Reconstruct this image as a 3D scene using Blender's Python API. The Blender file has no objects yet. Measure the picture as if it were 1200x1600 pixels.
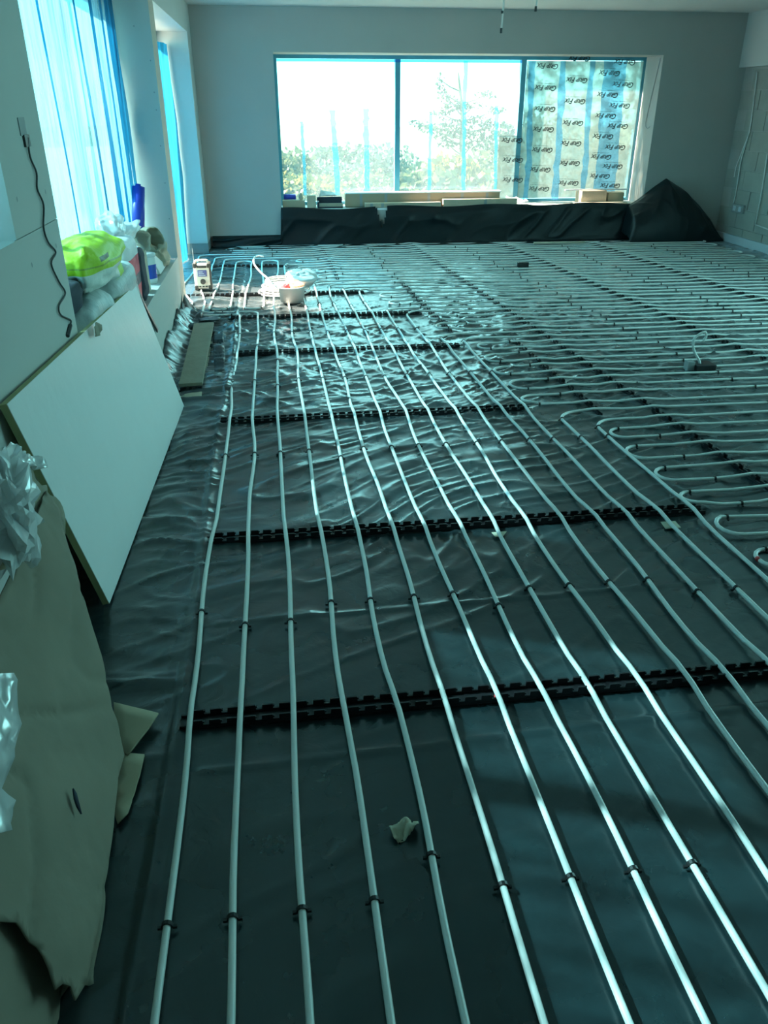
import bpy, bmesh, math, random
import numpy as np
from mathutils import Vector, Matrix

random.seed(7); RNG = np.random.default_rng(7)
scene = bpy.context.scene
COL = scene.collection

# ------------------------------------------------------------------ camera
F, H, YH, XV, CX, CY = 1225., 1.6, 165., 420., 600., 800.
PITCH = math.atan((CY-YH)/F); YAW = math.atan((CX-XV)/math.hypot(F, CY-YH))
FW = np.array([math.sin(YAW)*math.cos(PITCH), math.cos(YAW)*math.cos(PITCH), -math.sin(PITCH)])
RT = np.array([math.cos(YAW), -math.sin(YAW), 0.]); UP = np.cross(RT, FW)
CAMP = np.array([0., 0., H])
cd = bpy.data.cameras.new('camera'); cam = bpy.data.objects.new('camera', cd); COL.objects.link(cam)
cd.sensor_fit = 'VERTICAL'; cd.sensor_height = 24; cd.lens = F/1600*24; cd.clip_start = .02; cd.clip_end = 2000
m = Matrix.Identity(4)
for i in range(3):
    m[i][0], m[i][1], m[i][2], m[i][3] = RT[i], UP[i], -FW[i], CAMP[i]
cam.matrix_world = m
scene.camera = cam

# ------------------------------------------------------------------ world, sun, exposure
w = bpy.data.worlds.new('overcast_sky'); scene.world = w; w.use_nodes = True
wn = w.node_tree.nodes['Background']
wn.inputs['Color'].default_value = (.37, .92, .92, 1); wn.inputs['Strength'].default_value = 4.6
sd = bpy.data.lights.new('sun', 'SUN'); sun = bpy.data.objects.new('sun', sd); COL.objects.link(sun)
sd.energy = 34; sd.angle = math.radians(1.0); sd.color = (1., .80, .66)
SUND = Vector((1., -.33, -.95)).normalized()
sun.rotation_euler = SUND.to_track_quat('-Z', 'Y').to_euler(); sun.location = (-8, 10, 9)
def portal(name, loc, rot, sx, sy):
    l = bpy.data.lights.new(name, 'AREA'); l.shape = 'RECTANGLE'; l.size = sx; l.size_y = sy; l.cycles.is_portal = True
    o = bpy.data.objects.new(name, l); COL.objects.link(o); o.location = loc; o.rotation_euler = rot; return o
R90 = math.pi/2
portal('portal_far', (2.45, 11.3, 1.3), (-R90, 0, 0), 5.0, 1.9)
portal('portal_left', (-1.45, 5.1, 1.4), (0, -R90, 0), 1.95, 3.8)
portal('portal_door', (-1.45, 8.65, 1.15), (0, -R90, 0), 2.4, 3.0)
portal('portal_right', (6.3, 4.4, 1.2), (0, R90, 0), 2.3, 3.8)
vs = scene.view_settings
vs.view_transform = 'Standard'; vs.look = 'None'; vs.gamma = 1; vs.use_curve_mapping = False; vs.exposure = .65
scene.cycles.use_denoising = True
scene.cycles.max_bounces = 10; scene.cycles.transparent_max_bounces = 24; scene.cycles.diffuse_bounces = 5
scene.cycles.transmission_bounces = 8; scene.cycles.sample_clamp_indirect = 6
scene.cycles.caustics_reflective = False; scene.cycles.caustics_refractive = False

# ------------------------------------------------------------------ pixel -> point helpers
def ray(x, y): return FW*F + RT*(x-CX) + UP*(CY-y)
def gp(x, y, z=0.):
    d = ray(x, y); return CAMP + d*((z-H)/d[2])
def onX(x, y, X):
    d = ray(x, y); return CAMP + d*(X/d[0])
def onY(x, y, Y):
    d = ray(x, y); return CAMP + d*(Y/d[1])

# ------------------------------------------------------------------ materials
MATS = {}
def mat(name, col, rough=.6, metal=0., spec=.5, var=0., vscale=8., bump=0., bscale=60., transl=0., coat=0.):
    if name in MATS: return MATS[name]
    M = bpy.data.materials.new(name); M.use_nodes = True; MATS[name] = M
    nt = M.node_tree; N = nt.nodes; L = nt.links; b = N['Principled BSDF']
    b.inputs['Base Color'].default_value = (*col, 1); b.inputs['Roughness'].default_value = rough
    b.inputs['Metallic'].default_value = metal; b.inputs['Specular IOR Level'].default_value = spec
    if coat: b.inputs['Coat Weight'].default_value = coat
    tc = N.new('ShaderNodeTexCoord')
    if var:
        n = N.new('ShaderNodeTexNoise'); n.inputs['Scale'].default_value = vscale; n.inputs['Detail'].default_value = 4
        L.new(tc.outputs['Object'], n.inputs['Vector'])
        r = N.new('ShaderNodeMix'); r.data_type = 'RGBA'
        r.inputs['A'].default_value = (*[c*(1-var) for c in col], 1); r.inputs['B'].default_value = (*[min(1, c*(1+var)) for c in col], 1)
        L.new(n.outputs['Fac'], r.inputs['Factor']); L.new(r.outputs['Result'], b.inputs['Base Color'])
    if bump:
        n2 = N.new('ShaderNodeTexNoise'); n2.inputs['Scale'].default_value = bscale; n2.inputs['Detail'].default_value = 3
        L.new(tc.outputs['Object'], n2.inputs['Vector'])
        bm_ = N.new('ShaderNodeBump'); bm_.inputs['Strength'].default_value = bump; bm_.inputs['Distance'].default_value = .01
        L.new(n2.outputs['Fac'], bm_.inputs['Height']); L.new(bm_.outputs['Normal'], b.inputs['Normal'])
    if transl:
        t = N.new('ShaderNodeBsdfTranslucent'); t.inputs['Color'].default_value = (*col, 1)
        mx = N.new('ShaderNodeMixShader'); mx.inputs[0].default_value = transl
        L.new(b.outputs[0], mx.inputs[1]); L.new(t.outputs[0], mx.inputs[2]); L.new(mx.outputs[0], N['Material Output'].inputs['Surface'])
    return M
def film(name, tcol, dcol, clear, gloss=.08, rough=.12, bump=0., bscale=20., stretch=(1, 1, 1), refl=.3):
    """thin plastic film: part clear, part milky translucent, a little gloss"""
    if name in MATS: return MATS[name]
    M = bpy.data.materials.new(name); M.use_nodes = True; MATS[name] = M
    nt = M.node_tree; N = nt.nodes; L = nt.links; N.remove(N['Principled BSDF'])
    tr = N.new('ShaderNodeBsdfTransparent'); tr.inputs['Color'].default_value = (*tcol, 1)
    tl = N.new('ShaderNodeBsdfTranslucent'); tl.inputs['Color'].default_value = (*dcol, 1)
    df = N.new('ShaderNodeBsdfDiffuse'); df.inputs['Color'].default_value = (*dcol, 1)
    md = N.new('ShaderNodeMixShader'); md.inputs[0].default_value = refl
    L.new(tl.outputs[0], md.inputs[1]); L.new(df.outputs[0], md.inputs[2])
    m1 = N.new('ShaderNodeMixShader'); m1.inputs[0].default_value = clear
    L.new(md.outputs[0], m1.inputs[1]); L.new(tr.outputs[0], m1.inputs[2])
    gl = N.new('ShaderNodeBsdfGlossy'); gl.inputs['Roughness'].default_value = rough
    m2 = N.new('ShaderNodeMixShader'); m2.inputs[0].default_value = gloss
    L.new(m1.outputs[0], m2.inputs[1]); L.new(gl.outputs[0], m2.inputs[2]); L.new(m2.outputs[0], N['Material Output'].inputs['Surface'])
    if bump:
        tc = N.new('ShaderNodeTexCoord'); mp = N.new('ShaderNodeMapping'); mp.inputs['Scale'].default_value = stretch
        n = N.new('ShaderNodeTexNoise'); n.inputs['Scale'].default_value = bscale; n.inputs['Detail'].default_value = 3
        L.new(tc.outputs['Object'], mp.inputs['Vector']); L.new(mp.outputs['Vector'], n.inputs['Vector'])
        bp = N.new('ShaderNodeBump'); bp.inputs['Strength'].default_value = bump; bp.inputs['Distance'].default_value = .02
        L.new(n.outputs['Fac'], bp.inputs['Height'])
        for x in (tl, df, gl): L.new(bp.outputs['Normal'], x.inputs['Normal'])
        cr = N.new('ShaderNodeMapRange'); cr.inputs['From Min'].default_value = .35; cr.inputs['From Max'].default_value = .65
        cr.inputs['To Min'].default_value = max(0, clear-.2); cr.inputs['To Max'].default_value = min(1, clear+.2)
        L.new(n.outputs['Fac'], cr.inputs['Value']); L.new(cr.outputs['Result'], m1.inputs[0])
    return M
def masked(name, base, rects, rough=.5, bump=.6, bscale=22):
    """printed packaging: base colour plus printed rectangles / stripes given in object space (axis ranges)"""
    if name in MATS: return MATS[name]
    M = mat(name, base, rough, bump=bump, bscale=bscale); nt = M.node_tree; N = nt.nodes; L = nt.links; b = N['Principled BSDF']
    tc = N.new('ShaderNodeTexCoord'); sp = N.new('ShaderNodeSeparateXYZ'); L.new(tc.outputs['Object'], sp.inputs[0])
    prev = None
    for col, rng in rects:
        f = None
        for ax, (lo, hi) in rng.items():
            for op, val in (('GREATER_THAN', lo), ('LESS_THAN', hi)):
                q = N.new('ShaderNodeMath'); q.operation = op; L.new(sp.outputs[ax], q.inputs[0]); q.inputs[1].default_value = val
                if f is None: f = q
                else:
                    p = N.new('ShaderNodeMath'); p.operation = 'MULTIPLY'; L.new(f.outputs[0], p.inputs[0]); L.new(q.outputs[0], p.inputs[1]); f = p
        mx = N.new('ShaderNodeMix'); mx.data_type = 'RGBA'
        if prev is None: mx.inputs['A'].default_value = (*base, 1)
        else: L.new(prev.outputs['Result'], mx.inputs['A'])
        mx.inputs['B'].default_value = (*col, 1); L.new(f.outputs[0], mx.inputs['Factor']); prev = mx
    L.new(prev.outputs['Result'], b.inputs['Base Color'])
    return M

mat('plaster', (.44, .44, .42), .85, var=.05, vscale=3, bump=.05, bscale=120)
mat('board_paper', (.60, .60, .57), .8, var=.04, vscale=2)
mat('bare_board', (.62, .54, .46), .85, var=.08, vscale=5)
mat('ceiling_white', (.72, .73, .71), .9, var=.03)
mat('concrete', (.30, .30, .29), .9, var=.2, vscale=6, bump=.2)
mat('block', (.36, .37, .33), .95, var=.18, vscale=5, bump=.4, bscale=80)
mat('mortar', (.42, .42, .39), .95, var=.1, bump=.3)
mat('pipe', (.80, .80, .77), .32, var=.03, vscale=3)
mat('black_plastic', (.012, .012, .014), .38)
mat('clip_black', (.010, .010, .011), .4)
mat('frame_paint', (.08, .34, .46), .45)
mat('white_board', (.86, .86, .85), .40, var=.02, bump=.35, bscale=13)
mat('pir_core', (.42, .40, .20), .8, var=.1, bump=.2)
mat('cardboard', (.29, .25, .19), .85, var=.16, vscale=6, bump=.1, bscale=30)
mat('cardboard_pale', (.42, .36, .25), .85, var=.08, vscale=6, bump=.1, bscale=30)
mat('carton', (.40, .32, .22), .85, var=.06, vscale=4)
mat('white_pack', (.80, .82, .82), .5, var=.04)
mat('kraft', (.52, .43, .32), .85, var=.12, bump=.3)
mat('timber', (.30, .27, .20), .8, var=.25, vscale=9, bump=.25, bscale=40)
mat('timber_pale', (.55, .50, .38), .8, var=.12, vscale=9, bump=.2)
mat('red_tape', (.6, .05, .05), .5)
mat('blue_plastic', (.02, .05, .45), .4)
mat('dark_cloth', (.03, .04, .06), .8)
mat('cable_white', (.75, .75, .72), .5)
mat('cable_dark', (.04, .05, .05), .5)
mat('metal', (.35, .38, .38), .45, metal=.8)
mat('grey_box', (.30, .33, .33), .6)
mat('insul_strip', (.55, .62, .66), .7)
mat('radio_cream', (.72, .66, .56), .5)
mat('radio_dark', (.05, .045, .04), .6)
mat('orange', (.85, .45, .20), .6)
mat('red_cloth', (.75, .10, .12), .7)
mat('tub_white', (.78, .78, .75), .4)
mat('print_black', (.01, .02, .03), .6)
mat('bark', (.16, .12, .09), .9)
def led():
    M = mat('lcd', (.10, .11, .28), .25); return M
led()
film('blue_film', (.16, .40, .50), (.09, .23, .30), .42, .10, .15, bump=.5, bscale=6, stretch=(1, 3, .5))
film('blue_film_thick', (.02, .24, .42), (.02, .20, .36), .38, .10, .15, bump=.5, bscale=5, stretch=(1, 4, .4))
film('blue_strip', (.40, .88, 1.), (.15, .60, .95), .78, .03)
film('clear_film', (.97, .99, 1.), (.95, .98, 1.), .94, .03, .1)  # protective film; its milky part also stands in for haze over the landscape
film('print_film', (.72, .74, .71), (.36, .37, .345), .36, .05, .1, bump=.5, bscale=7)
film('blue_tint', (.40, .74, 1.), (.2, .5, .85), .75, .03)
film('bag_clear', (.92, .96, .97), (.95, .96, .96), .12, .30, .22, refl=.7)
film('glass', (.95, .98, .98), (.9, .95, .95), .985, .04, .0)

# black polythene: glossy, fine creases in the relief
def polythene(name, bstr, bsc, rough, dust, sheen=.30, spec=.8):
    M = bpy.data.materials.new(name); M.use_nodes = True; MATS[name] = M
    nt = M.node_tree; N = nt.nodes; L = nt.links; b = N['Principled BSDF']
    b.inputs['Base Color'].default_value = (.006, .014, .017, 1); b.inputs['Specular IOR Level'].default_value = spec
    b.inputs['Sheen Weight'].default_value = sheen; b.inputs['Sheen Roughness'].default_value = .35
    tc = N.new('ShaderNodeTexCoord')
    n = N.new('ShaderNodeTexNoise'); n.inputs['Scale'].default_value = bsc; n.inputs['Detail'].default_value = 5; n.inputs['Distortion'].default_value = 1.2
    L.new(tc.outputs['Object'], n.inputs['Vector'])
    bp = N.new('ShaderNodeBump'); bp.inputs['Strength'].default_value = bstr; bp.inputs['Distance'].default_value = .004
    L.new(n.outputs['Fac'], bp.inputs['Height']); L.new(bp.outputs['Normal'], b.inputs['Normal'])
    n2 = N.new('ShaderNodeTexNoise'); n2.inputs['Scale'].default_value = 2.3; n2.inputs['Detail'].default_value = 6
    L.new(tc.outputs['Object'], n2.inputs['Vector'])
    mr = N.new('ShaderNodeMapRange'); mr.inputs['From Min'].default_value = .3; mr.inputs['From Max'].default_value = .7
    mr.inputs['To Min'].default_value = rough-.06; mr.inputs['To Max'].default_value = rough+.10
    L.new(n2.outputs['Fac'], mr.inputs['Value']); L.new(mr.outputs['Result'], b.inputs['Roughness'])
    # dusty scuffs
    n3 = N.new('ShaderNodeTexNoise'); n3.inputs['Scale'].default_value = 5; n3.inputs['Detail'].default_value = 8; n3.inputs['Roughness'].default_value = .7
    L.new(tc.outputs['Object'], n3.inputs['Vector'])
    m3 = N.new('ShaderNodeMapRange'); m3.inputs['From Min'].default_value = .3; m3.inputs['From Max'].default_value = .75
    L.new(n3.outputs['Fac'], m3.inputs['Value'])
    mx = N.new('ShaderNodeMix'); mx.data_type = 'RGBA'; mx.inputs['A'].default_value = (.006, .014, .017, 1); mx.inputs['B'].default_value = (*dust, 1)
    L.new(m3.outputs['Result'], mx.inputs['Factor']); L.new(mx.outputs['Result'], b.inputs['Base Color'])
    return M
polythene('polythene', .45, 14, .25, (.012, .032, .036))
polythene('polythene_drape', .5, 6, .40, (.005, .010, .013), .0, .35)

# ------------------------------------------------------------------ object helpers
def link(o, parent=None):
    COL.objects.link(o)
    if parent is not None: o.parent = parent
    return o
def tag(o, label, cat, group=None):
    o['label'] = label; o['category'] = cat
    if group: o['group'] = group
    return o
def empty(name, loc=(0, 0, 0)):
    o = bpy.data.objects.new(name, None); o.empty_display_size = .05; COL.objects.link(o); o.location = loc; return o
def mesh_obj(name, V, Fc, material, parent=None, smooth=False, loc=None):
    """vertices are in world coordinates; loc / the parent location is subtracted to give a local origin"""
    V = np.asarray(V, float).reshape(-1, 3)
    base = np.zeros(3)
    if loc is not None: base = np.array(loc, float)
    pw = np.zeros(3); q = parent
    while q is not None: pw += np.array(q.location); q = q.parent
    if loc is None and parent is not None: base = pw
    me = bpy.data.meshes.new(name); me.from_pydata((V-base).tolist(), [], [tuple(int(i) for i in f) for f in Fc])
    me.materials.append(MATS[material] if isinstance(material, str) else material)
    if smooth: me.polygons.foreach_set('use_smooth', [True]*len(me.polygons))
    me.update()
    o = bpy.data.objects.new(name, me); link(o, parent); o.location = Vector(base-pw); return o
class MB:
    def __init__(s): s.V = []; s.F = []
    def add(s, V, Fc):
        n = len(s.V); s.V += [tuple(map(float, v)) for v in V]; s.F += [tuple(i+n for i in f) for f in Fc]; return s
    def box(s, x0, x1, y0, y1, z0, z1):
        return s.add([(x0,y0,z0),(x1,y0,z0),(x1,y1,z0),(x0,y1,z0),(x0,y0,z1),(x1,y0,z1),(x1,y1,z1),(x0,y1,z1)],
                     [(0,3,2,1),(4,5,6,7),(0,1,5,4),(1,2,6,5),(2,3,7,6),(3,0,4,7)])
    def hexa(s, b, t):   # 4 bottom + 4 top corners
        return s.add(list(b)+list(t), [(0,3,2,1),(4,5,6,7),(0,1,5,4),(1,2,6,5),(2,3,7,6),(3,0,4,7)])
    def tube(s, P, r, n=8, caps=True):
        V, Fc = tube(P, r, n, caps); return s.add(V, Fc)
    def lathe(s, c, prof, n=20):
        V = []; Fc = []
        for (r, z) in prof:
            for k in range(n):
                a = 2*math.pi*k/n; V.append((c[0]+r*math.cos(a), c[1]+r*math.sin(a), c[2]+z))
        for i in range(len(prof)-1):
            for k in range(n): Fc.append((i*n+k, i*n+(k+1) % n, (i+1)*n+(k+1) % n, (i+1)*n+k))
        return s.add(V, Fc)
    def build(s, name, material, parent=None, smooth=False, bevel=0, loc=None):
        o = mesh_obj(name, s.V, s.F, material, parent, smooth, loc)
        if bevel:
            b = o.modifiers.new('bevel', 'BEVEL'); b.width = bevel; b.segments = 2; b.limit_method = 'ANGLE'
        return o
def tube(P, r, n=8, caps=True):
    P = np.asarray(P, float); m_ = len(P)
    T = np.gradient(P, axis=0); T /= np.maximum(np.linalg.norm(T, axis=1, keepdims=True), 1e-9)
    ref = np.array([0, 0, 1.]) if abs(T[0][2]) < .9 else np.array([1., 0, 0])
    V = np.zeros((m_, n, 3)); a = np.arange(n)*2*math.pi/n
    nrm = np.cross(T[0], np.cross(ref, T[0])); nrm /= np.linalg.norm(nrm)
    R = np.full(m_, r) if np.isscalar(r) else np.asarray(r)
    for i in range(m_):
        nrm = nrm - T[i]*(nrm@T[i]); nrm /= max(np.linalg.norm(nrm), 1e-9); bn = np.cross(T[i], nrm)
        V[i] = P[i] + R[i]*(np.cos(a)[:, None]*nrm + np.sin(a)[:, None]*bn)
    Fc = [(i*n+k, i*n+(k+1) % n, (i+1)*n+(k+1) % n, (i+1)*n+k) for i in range(m_-1) for k in range(n)]
    if caps: Fc += [tuple(range(n))[::-1], tuple((m_-1)*n+k for k in range(n))]
    return V.reshape(-1, 3), Fc
def spline(P, per=8):
    """Catmull-Rom through control points"""
    P = [np.array(p, float) for p in P]; P = [2*P[0]-P[1]]+P+[2*P[-1]-P[-2]]; out = []
    for i in range(1, len(P)-2):
        for k in range(per):
            t = k/per; a, b, c, d = P[i-1:i+3]
            out.append(.5*((2*b)+(-a+c)*t+(2*a-5*b+4*c-d)*t*t+(-a+3*b-3*c+d)*t**3))
    out.append(P[-2]); return np.array(out)
def vnoise(x, y, seed=0):
    """smooth value noise, vectorised"""
    g = np.random.default_rng(seed).random((256, 256))
    xi = np.floor(x).astype(int); yi = np.floor(y).astype(int); fx = x-xi; fy = y-yi
    fx = fx*fx*fx*(fx*(fx*6-15)+10); fy = fy*fy*fy*(fy*(fy*6-15)+10)
    a = g[xi % 256, yi % 256]; b = g[(xi+1) % 256, yi % 256]; c = g[xi % 256, (yi+1) % 256]; d = g[(xi+1) % 256, (yi+1) % 256]
    return a*(1-fx)*(1-fy)+b*fx*(1-fy)+c*(1-fx)*fy+d*fx*fy
def ridge(x, y, seed, p=3): return (1-np.abs(2*vnoise(x, y, seed)-1))**p
def sstep(a, b, x): t = np.clip((x-a)/(b-a), 0, 1); return t*t*(3-2*t)
def grid_mesh(name, P, material, parent=None, smooth=True, loc=None):
    """P: (m, n, 3) array of points"""
    m_, n_ = P.shape[:2]; V = P.reshape(-1, 3)
    base = np.array(loc if loc is not None else (0, 0, 0), float)
    idx = np.arange(m_*n_).reshape(m_, n_)
    q = np.stack([idx[:-1, :-1], idx[1:, :-1], idx[1:, 1:], idx[:-1, 1:]], -1).reshape(-1)
    me = bpy.data.meshes.new(name); nf = len(q)//4
    me.vertices.add(len(V)); me.vertices.foreach_set('co', (V-base).reshape(-1))
    me.loops.add(len(q)); me.loops.foreach_set('vertex_index', q)
    me.polygons.add(nf); me.polygons.foreach_set('loop_start', np.arange(0, nf*4, 4)); me.polygons.foreach_set('loop_total', np.full(nf, 4))
    if smooth: me.polygons.foreach_set('use_smooth', np.ones(nf, bool))
    me.materials.append(MATS[material]); me.update(calc_edges=True); me.validate()
    o = bpy.data.objects.new(name, me); link(o, parent); o.location = Vector(base); return o
def sheet(name, outline, material, parent=None, amp=.006, freq=6., thick=.004, maxlen=.07, seed=0, loc=None, rw=.5):
    """a bent sheet of card or plastic filling a 3-D outline, crumpled, with thickness"""
    O = np.array(outline, float); c = O.mean(0); u, s, vt = np.linalg.svd(O-c); nrm = Vector(vt[2])
    base = Vector(loc) if loc is not None else Vector(c)
    bm = bmesh.new(); vs_ = [bm.verts.new(Vector(p)-base) for p in O]; bm.faces.new(vs_)
    bmesh.ops.triangulate(bm, faces=bm.faces[:], ngon_method='EAR_CLIP')
    for _ in range(6):
        es = [e for e in bm.edges if e.calc_length() > maxlen]
        if not es: break
        bmesh.ops.subdivide_edges(bm, edges=es, cuts=1, use_grid_fill=False)
        bmesh.ops.triangulate(bm, faces=[f for f in bm.faces if len(f.verts) > 3])
    co = np.array([v.co for v in bm.verts])+np.array(base)
    a = co@vt[0]*freq+50; b = co@vt[1]*freq+50
    d = (vnoise(a, b, seed)-.5)*1.2+(ridge(a*1.7+b*.6, b*1.1, seed+5, 5))*rw+.12*(vnoise(a*6, b*6, seed+9)-.5)
    for v, dd in zip(bm.verts, d): v.co += nrm*float(dd*amp)
    me = bpy.data.meshes.new(name); bm.to_mesh(me); bm.free(); me.materials.append(MATS[material])
    me.polygons.foreach_set('use_smooth', [True]*len(me.polygons))
    o = bpy.data.objects.new(name, me); link(o, parent)
    pw = Vector((0, 0, 0)); q = parent
    while q is not None: pw += q.location; q = q.parent
    o.location = base-pw
    sm = o.modifiers.new('solid', 'SOLIDIFY'); sm.thickness = thick; sm.offset = 0
    return o
def pillow(name, c, dims, material, parent=None, e=(.55, .8), noise=.06, freq=9, rot=0., tilt=(0, 0), seed=0, n=34, crisp=2):
    """a filled sack: superellipsoid with dents and creases"""
    th = np.linspace(-math.pi/2, math.pi/2, n); ph = np.linspace(-math.pi, math.pi, 2*n)
    T, Ph = np.meshgrid(th, ph, indexing='ij')
    sg = lambda v, p: np.sign(v)*np.abs(v)**p
    x = sg(np.cos(T), e[0])*sg(np.cos(Ph), e[1]); y = sg(np.cos(T), e[0])*sg(np.sin(Ph), e[1]); z = sg(np.sin(T), e[0])
    k = 1+noise*((vnoise(x*2+y*1.3+20, z*2-y+20, seed)-.5)*2+.8*(ridge(x*freq/4+z*2+30, y*freq/4+30, seed+1, crisp)-.5))
    P = np.stack([x*k*dims[0]/2, y*k*dims[1]/2, z*k*dims[2]/2], -1)
    o = grid_mesh(name, P, material, parent)
    pw = Vector((0, 0, 0)); q = parent
    while q is not None: pw += q.location; q = q.parent
    o.location = Vector(c)-pw; o.rotation_euler = (tilt[0], tilt[1], rot); return o
def struct(o): o['kind'] = 'structure'; return o
def bx(name, x0, x1, y0, y1, z0, z1, material, parent=None, bevel=0):
    c = ((x0+x1)/2, (y0+y1)/2, z0)
    if parent is None: return MB().box(x0, x1, y0, y1, z0, z1).build(name, material, None, bevel=bevel, loc=c)
    return MB().box(x0, x1, y0, y1, z0, z1).build(name, material, parent, bevel=bevel)

# ================================================================== SETTING
XL, XR, YF, YB, ZC = -.83, 5.92, 10.56, -3.0, 2.60
struct(bx('floor', -1.6, XR+.3, YB-.3, YF+.6, -.16, -.03, 'concrete'))
struct(bx('ceiling', -1.6, XR+.3, YB-.3, YF+.6, ZC, ZC+.2, 'ceiling_white'))
# --- far wall with its window hole
WX0, WX1, WZ0, WZ1 = .085, 4.83, .44, 2.15
GY = 11.04
wf = struct(empty('wall_far', (2.5, YF, 0)))
bx('panel', -1.5, WX0, YF, YF+.6, .14, ZC, 'plaster', wf)
bx('panel', WX1, XR+.3, YF, YF+.6, -.03, ZC, 'plaster', wf)
bx('panel', WX0, WX1, YF, YF+.6, WZ1, ZC, 'plaster', wf)
bx('sill_wall', WX0, WX1, YF, YF+.6, -.03, WZ0, 'plaster', wf)
bx('base_wall', -1.5, WX0, YF+.02, YF+.6, -.03, .14, 'concrete', wf)
bx('sill_strip', WX0, WX1, YF-.004, YF+.012, WZ0-.02, WZ0+.004, 'white_pack', wf)
# --- back wall behind the photographer, with a window
wb = struct(empty('wall_back', (2.5, YB, 0)))
bx('panel', -1.5, XR+.3, YB-.3, YB, -.03, ZC, 'plaster', wb)
# --- left wall: three openings (small one near, wide one, door)
wl = struct(empty('wall_left', (XL, 5, 0)))
XO = -1.16      # outer face
O0, O1, O2 = (1.2, 2.77), (3.32, 6.95), (7.25, 10.10)
S0, S1, HZ = 1.22, .48, 2.31
def lw(n, y0, y1, z0, z1, mt='board_paper', x1=XL): return bx(n, XO, x1, y0, y1, z0, z1, mt, wl)
lw('panel', YB, O0[0], -.03, ZC)
lw('panel', O0[0], O0[1], -.03, S0-.006); lw('panel', O0[0], O0[1], HZ, ZC)
lw('panel', O0[1], O1[0], S0-.003, ZC); lw('panel', O0[1], O1[0], -.03, S0-.006)
lw('panel', O0[1], O1[0], S0-.006, S0-.003, 'board_paper', XL-.006)
lw('panel', O1[0], 5.1, -.03, S1); lw('panel', 5.103, O1[1], -.03, S1); lw('panel', O1[0], O1[1], HZ, ZC)
lw('pier', O1[1]+.012, O2[0], -.03, ZC, 'bare_board')
lw('panel', O1[1], O1[1]+.012, -.03, 1.628); lw('panel', O1[1], O1[1]+.012, 1.633, ZC); lw('panel', O1[1]+.003, O1[1]+.012, 1.628, 1.633, 'board_paper', XL-.005)
lw('panel', O2[0], O2[1], HZ, ZC)
lw('panel', O2[1]+.012, YF+.02, .12, ZC); lw('panel', O2[1], O2[1]+.012, .13, HZ+.02)
lw('base_wall', O2[1]+.02, YF+.02, -.03, .12, 'concrete')
bx('door_floor', -1.6, XO, O2[0]-.3, O2[1]+.3, -.16, -.035, 'concrete', wl)
# screw heads on the boards
sc_me = None
for (y, z) in [(O1[1], 2.12), (O1[1], 1.9), (O1[1], 1.69), (O1[1], 1.57), (O1[1], 1.32), (O1[1], 1.05), (O1[1], .78)]:
    b = MB(); a = np.linspace(0, 2*math.pi, 9)[:-1]
    xx = XL-.03 if z != 2.12 else XL-.12
    b.add([(xx+.005*math.cos(t), y-.0012, z+.005*math.sin(t)) for t in a], [tuple(range(8))]); b.build('screw_head', 'grey_box', wl)
for (y, z) in [(2.86, 1.33), (2.88, 1.12), (3.22, 1.32), (3.23, 1.13)]:
    b = MB(); a = np.linspace(0, 2*math.pi, 9)[:-1]
    b.add([(XL+.0012, y+.006*math.cos(t), z+.009*math.sin(t)) for t in a], [tuple(range(8))]); b.build('screw_head', 'grey_box', wl)
# --- right wall: header boarded, bare blockwork below
wr = struct(empty('wall_right', (XR, 5, 0)))
bx('header_panel', XR-.08, XR+.3, 6.6, YF, 2.02, ZC, 'board_paper', wr); bx('header_panel', XR, XR+.3, YB, 6.6, 2.3, ZC, 'board_paper', wr)
bx('mortar_bed', XR+.012, XR+.3, 6.6, YF, -.03, 2.02, 'mortar', wr)
bx('panel', XR, XR+.3, YB, 2.6, -.03, 2.3, 'plaster', wr); bx('panel', XR, XR+.3, 6.2, 6.6, -.03, 2.3, 'plaster', wr); bx('sill_wall', XR, XR+.3, 2.6, 6.2, -.03, .05, 'plaster', wr)
blk = None; BH, BL = .2250, .45
for r in range(9):
    z0 = -.03+r*BH; y = YF-(.02 if r % 2 else .24)
    while y > 7.2:
        y0 = max(y-BL+.012, 7.2)
        off = random.uniform(-.004, .004)
        bx('block', XR+off, XR+.05, y0, y if y < YF-.03 else YF-.02, z0+.005, min(z0+BH-.006, 2.015), 'block', wr)
        y -= BL
bx('block', XR, XR+.05, 6.6, 7.19, -.03, 2.015, 'block', wr)['kind'] = 'stuff'
# --- windows: frames, mullions, panes
def window(name, axis, at, a0, a1, z0, z1, mulls, fw, d, side):
    o = struct(empty(name, ((a0+a1)/2, at, z0) if axis == 'x' else (at, (a0+a1)/2, z0)))
    def P(n, p0, p1, q0, q1, mt, dd0, dd1):
        if axis == 'x': return bx(n, p0, p1, at+dd0, at+dd1, q0, q1, mt, o)
        return bx(n, at+dd0, at+dd1, p0, p1, q0, q1, mt, o)
    P('frame', a0, a1, z1-fw, z1, 'frame_paint', 0, d); P('frame', a0, a1, z0, z0+fw, 'frame_paint', 0, d)
    P('frame', a0, a0+fw, z0+fw, z1-fw, 'frame_paint', 0, d); P('frame', a1-fw, a1, z0+fw, z1-fw, 'frame_paint', 0, d)
    e = [a0+fw]+[x for mm in mulls for x in (mm-fw/2-.008, mm+fw/2+.008)]+[a1-fw]
    for mm in mulls: P('mullion', mm-fw/2-.008, mm+fw/2+.008, z0+fw, z1-fw, 'frame_paint', -.005, d)
    for i in range(0, len(e), 2): P('pane', e[i], e[i+1], z0+fw, z1-fw, 'glass', d*.5, d*.5+.006)
    return o, e
MU = [onY(621, 200, GY)[0], onY(812, 200, GY)[0]]
win1, WE = window('window_1', 'x', GY, WX0-.01, WX1+.01, WZ0-.01, WZ1+.01, MU, .05, .08, 1)
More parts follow.
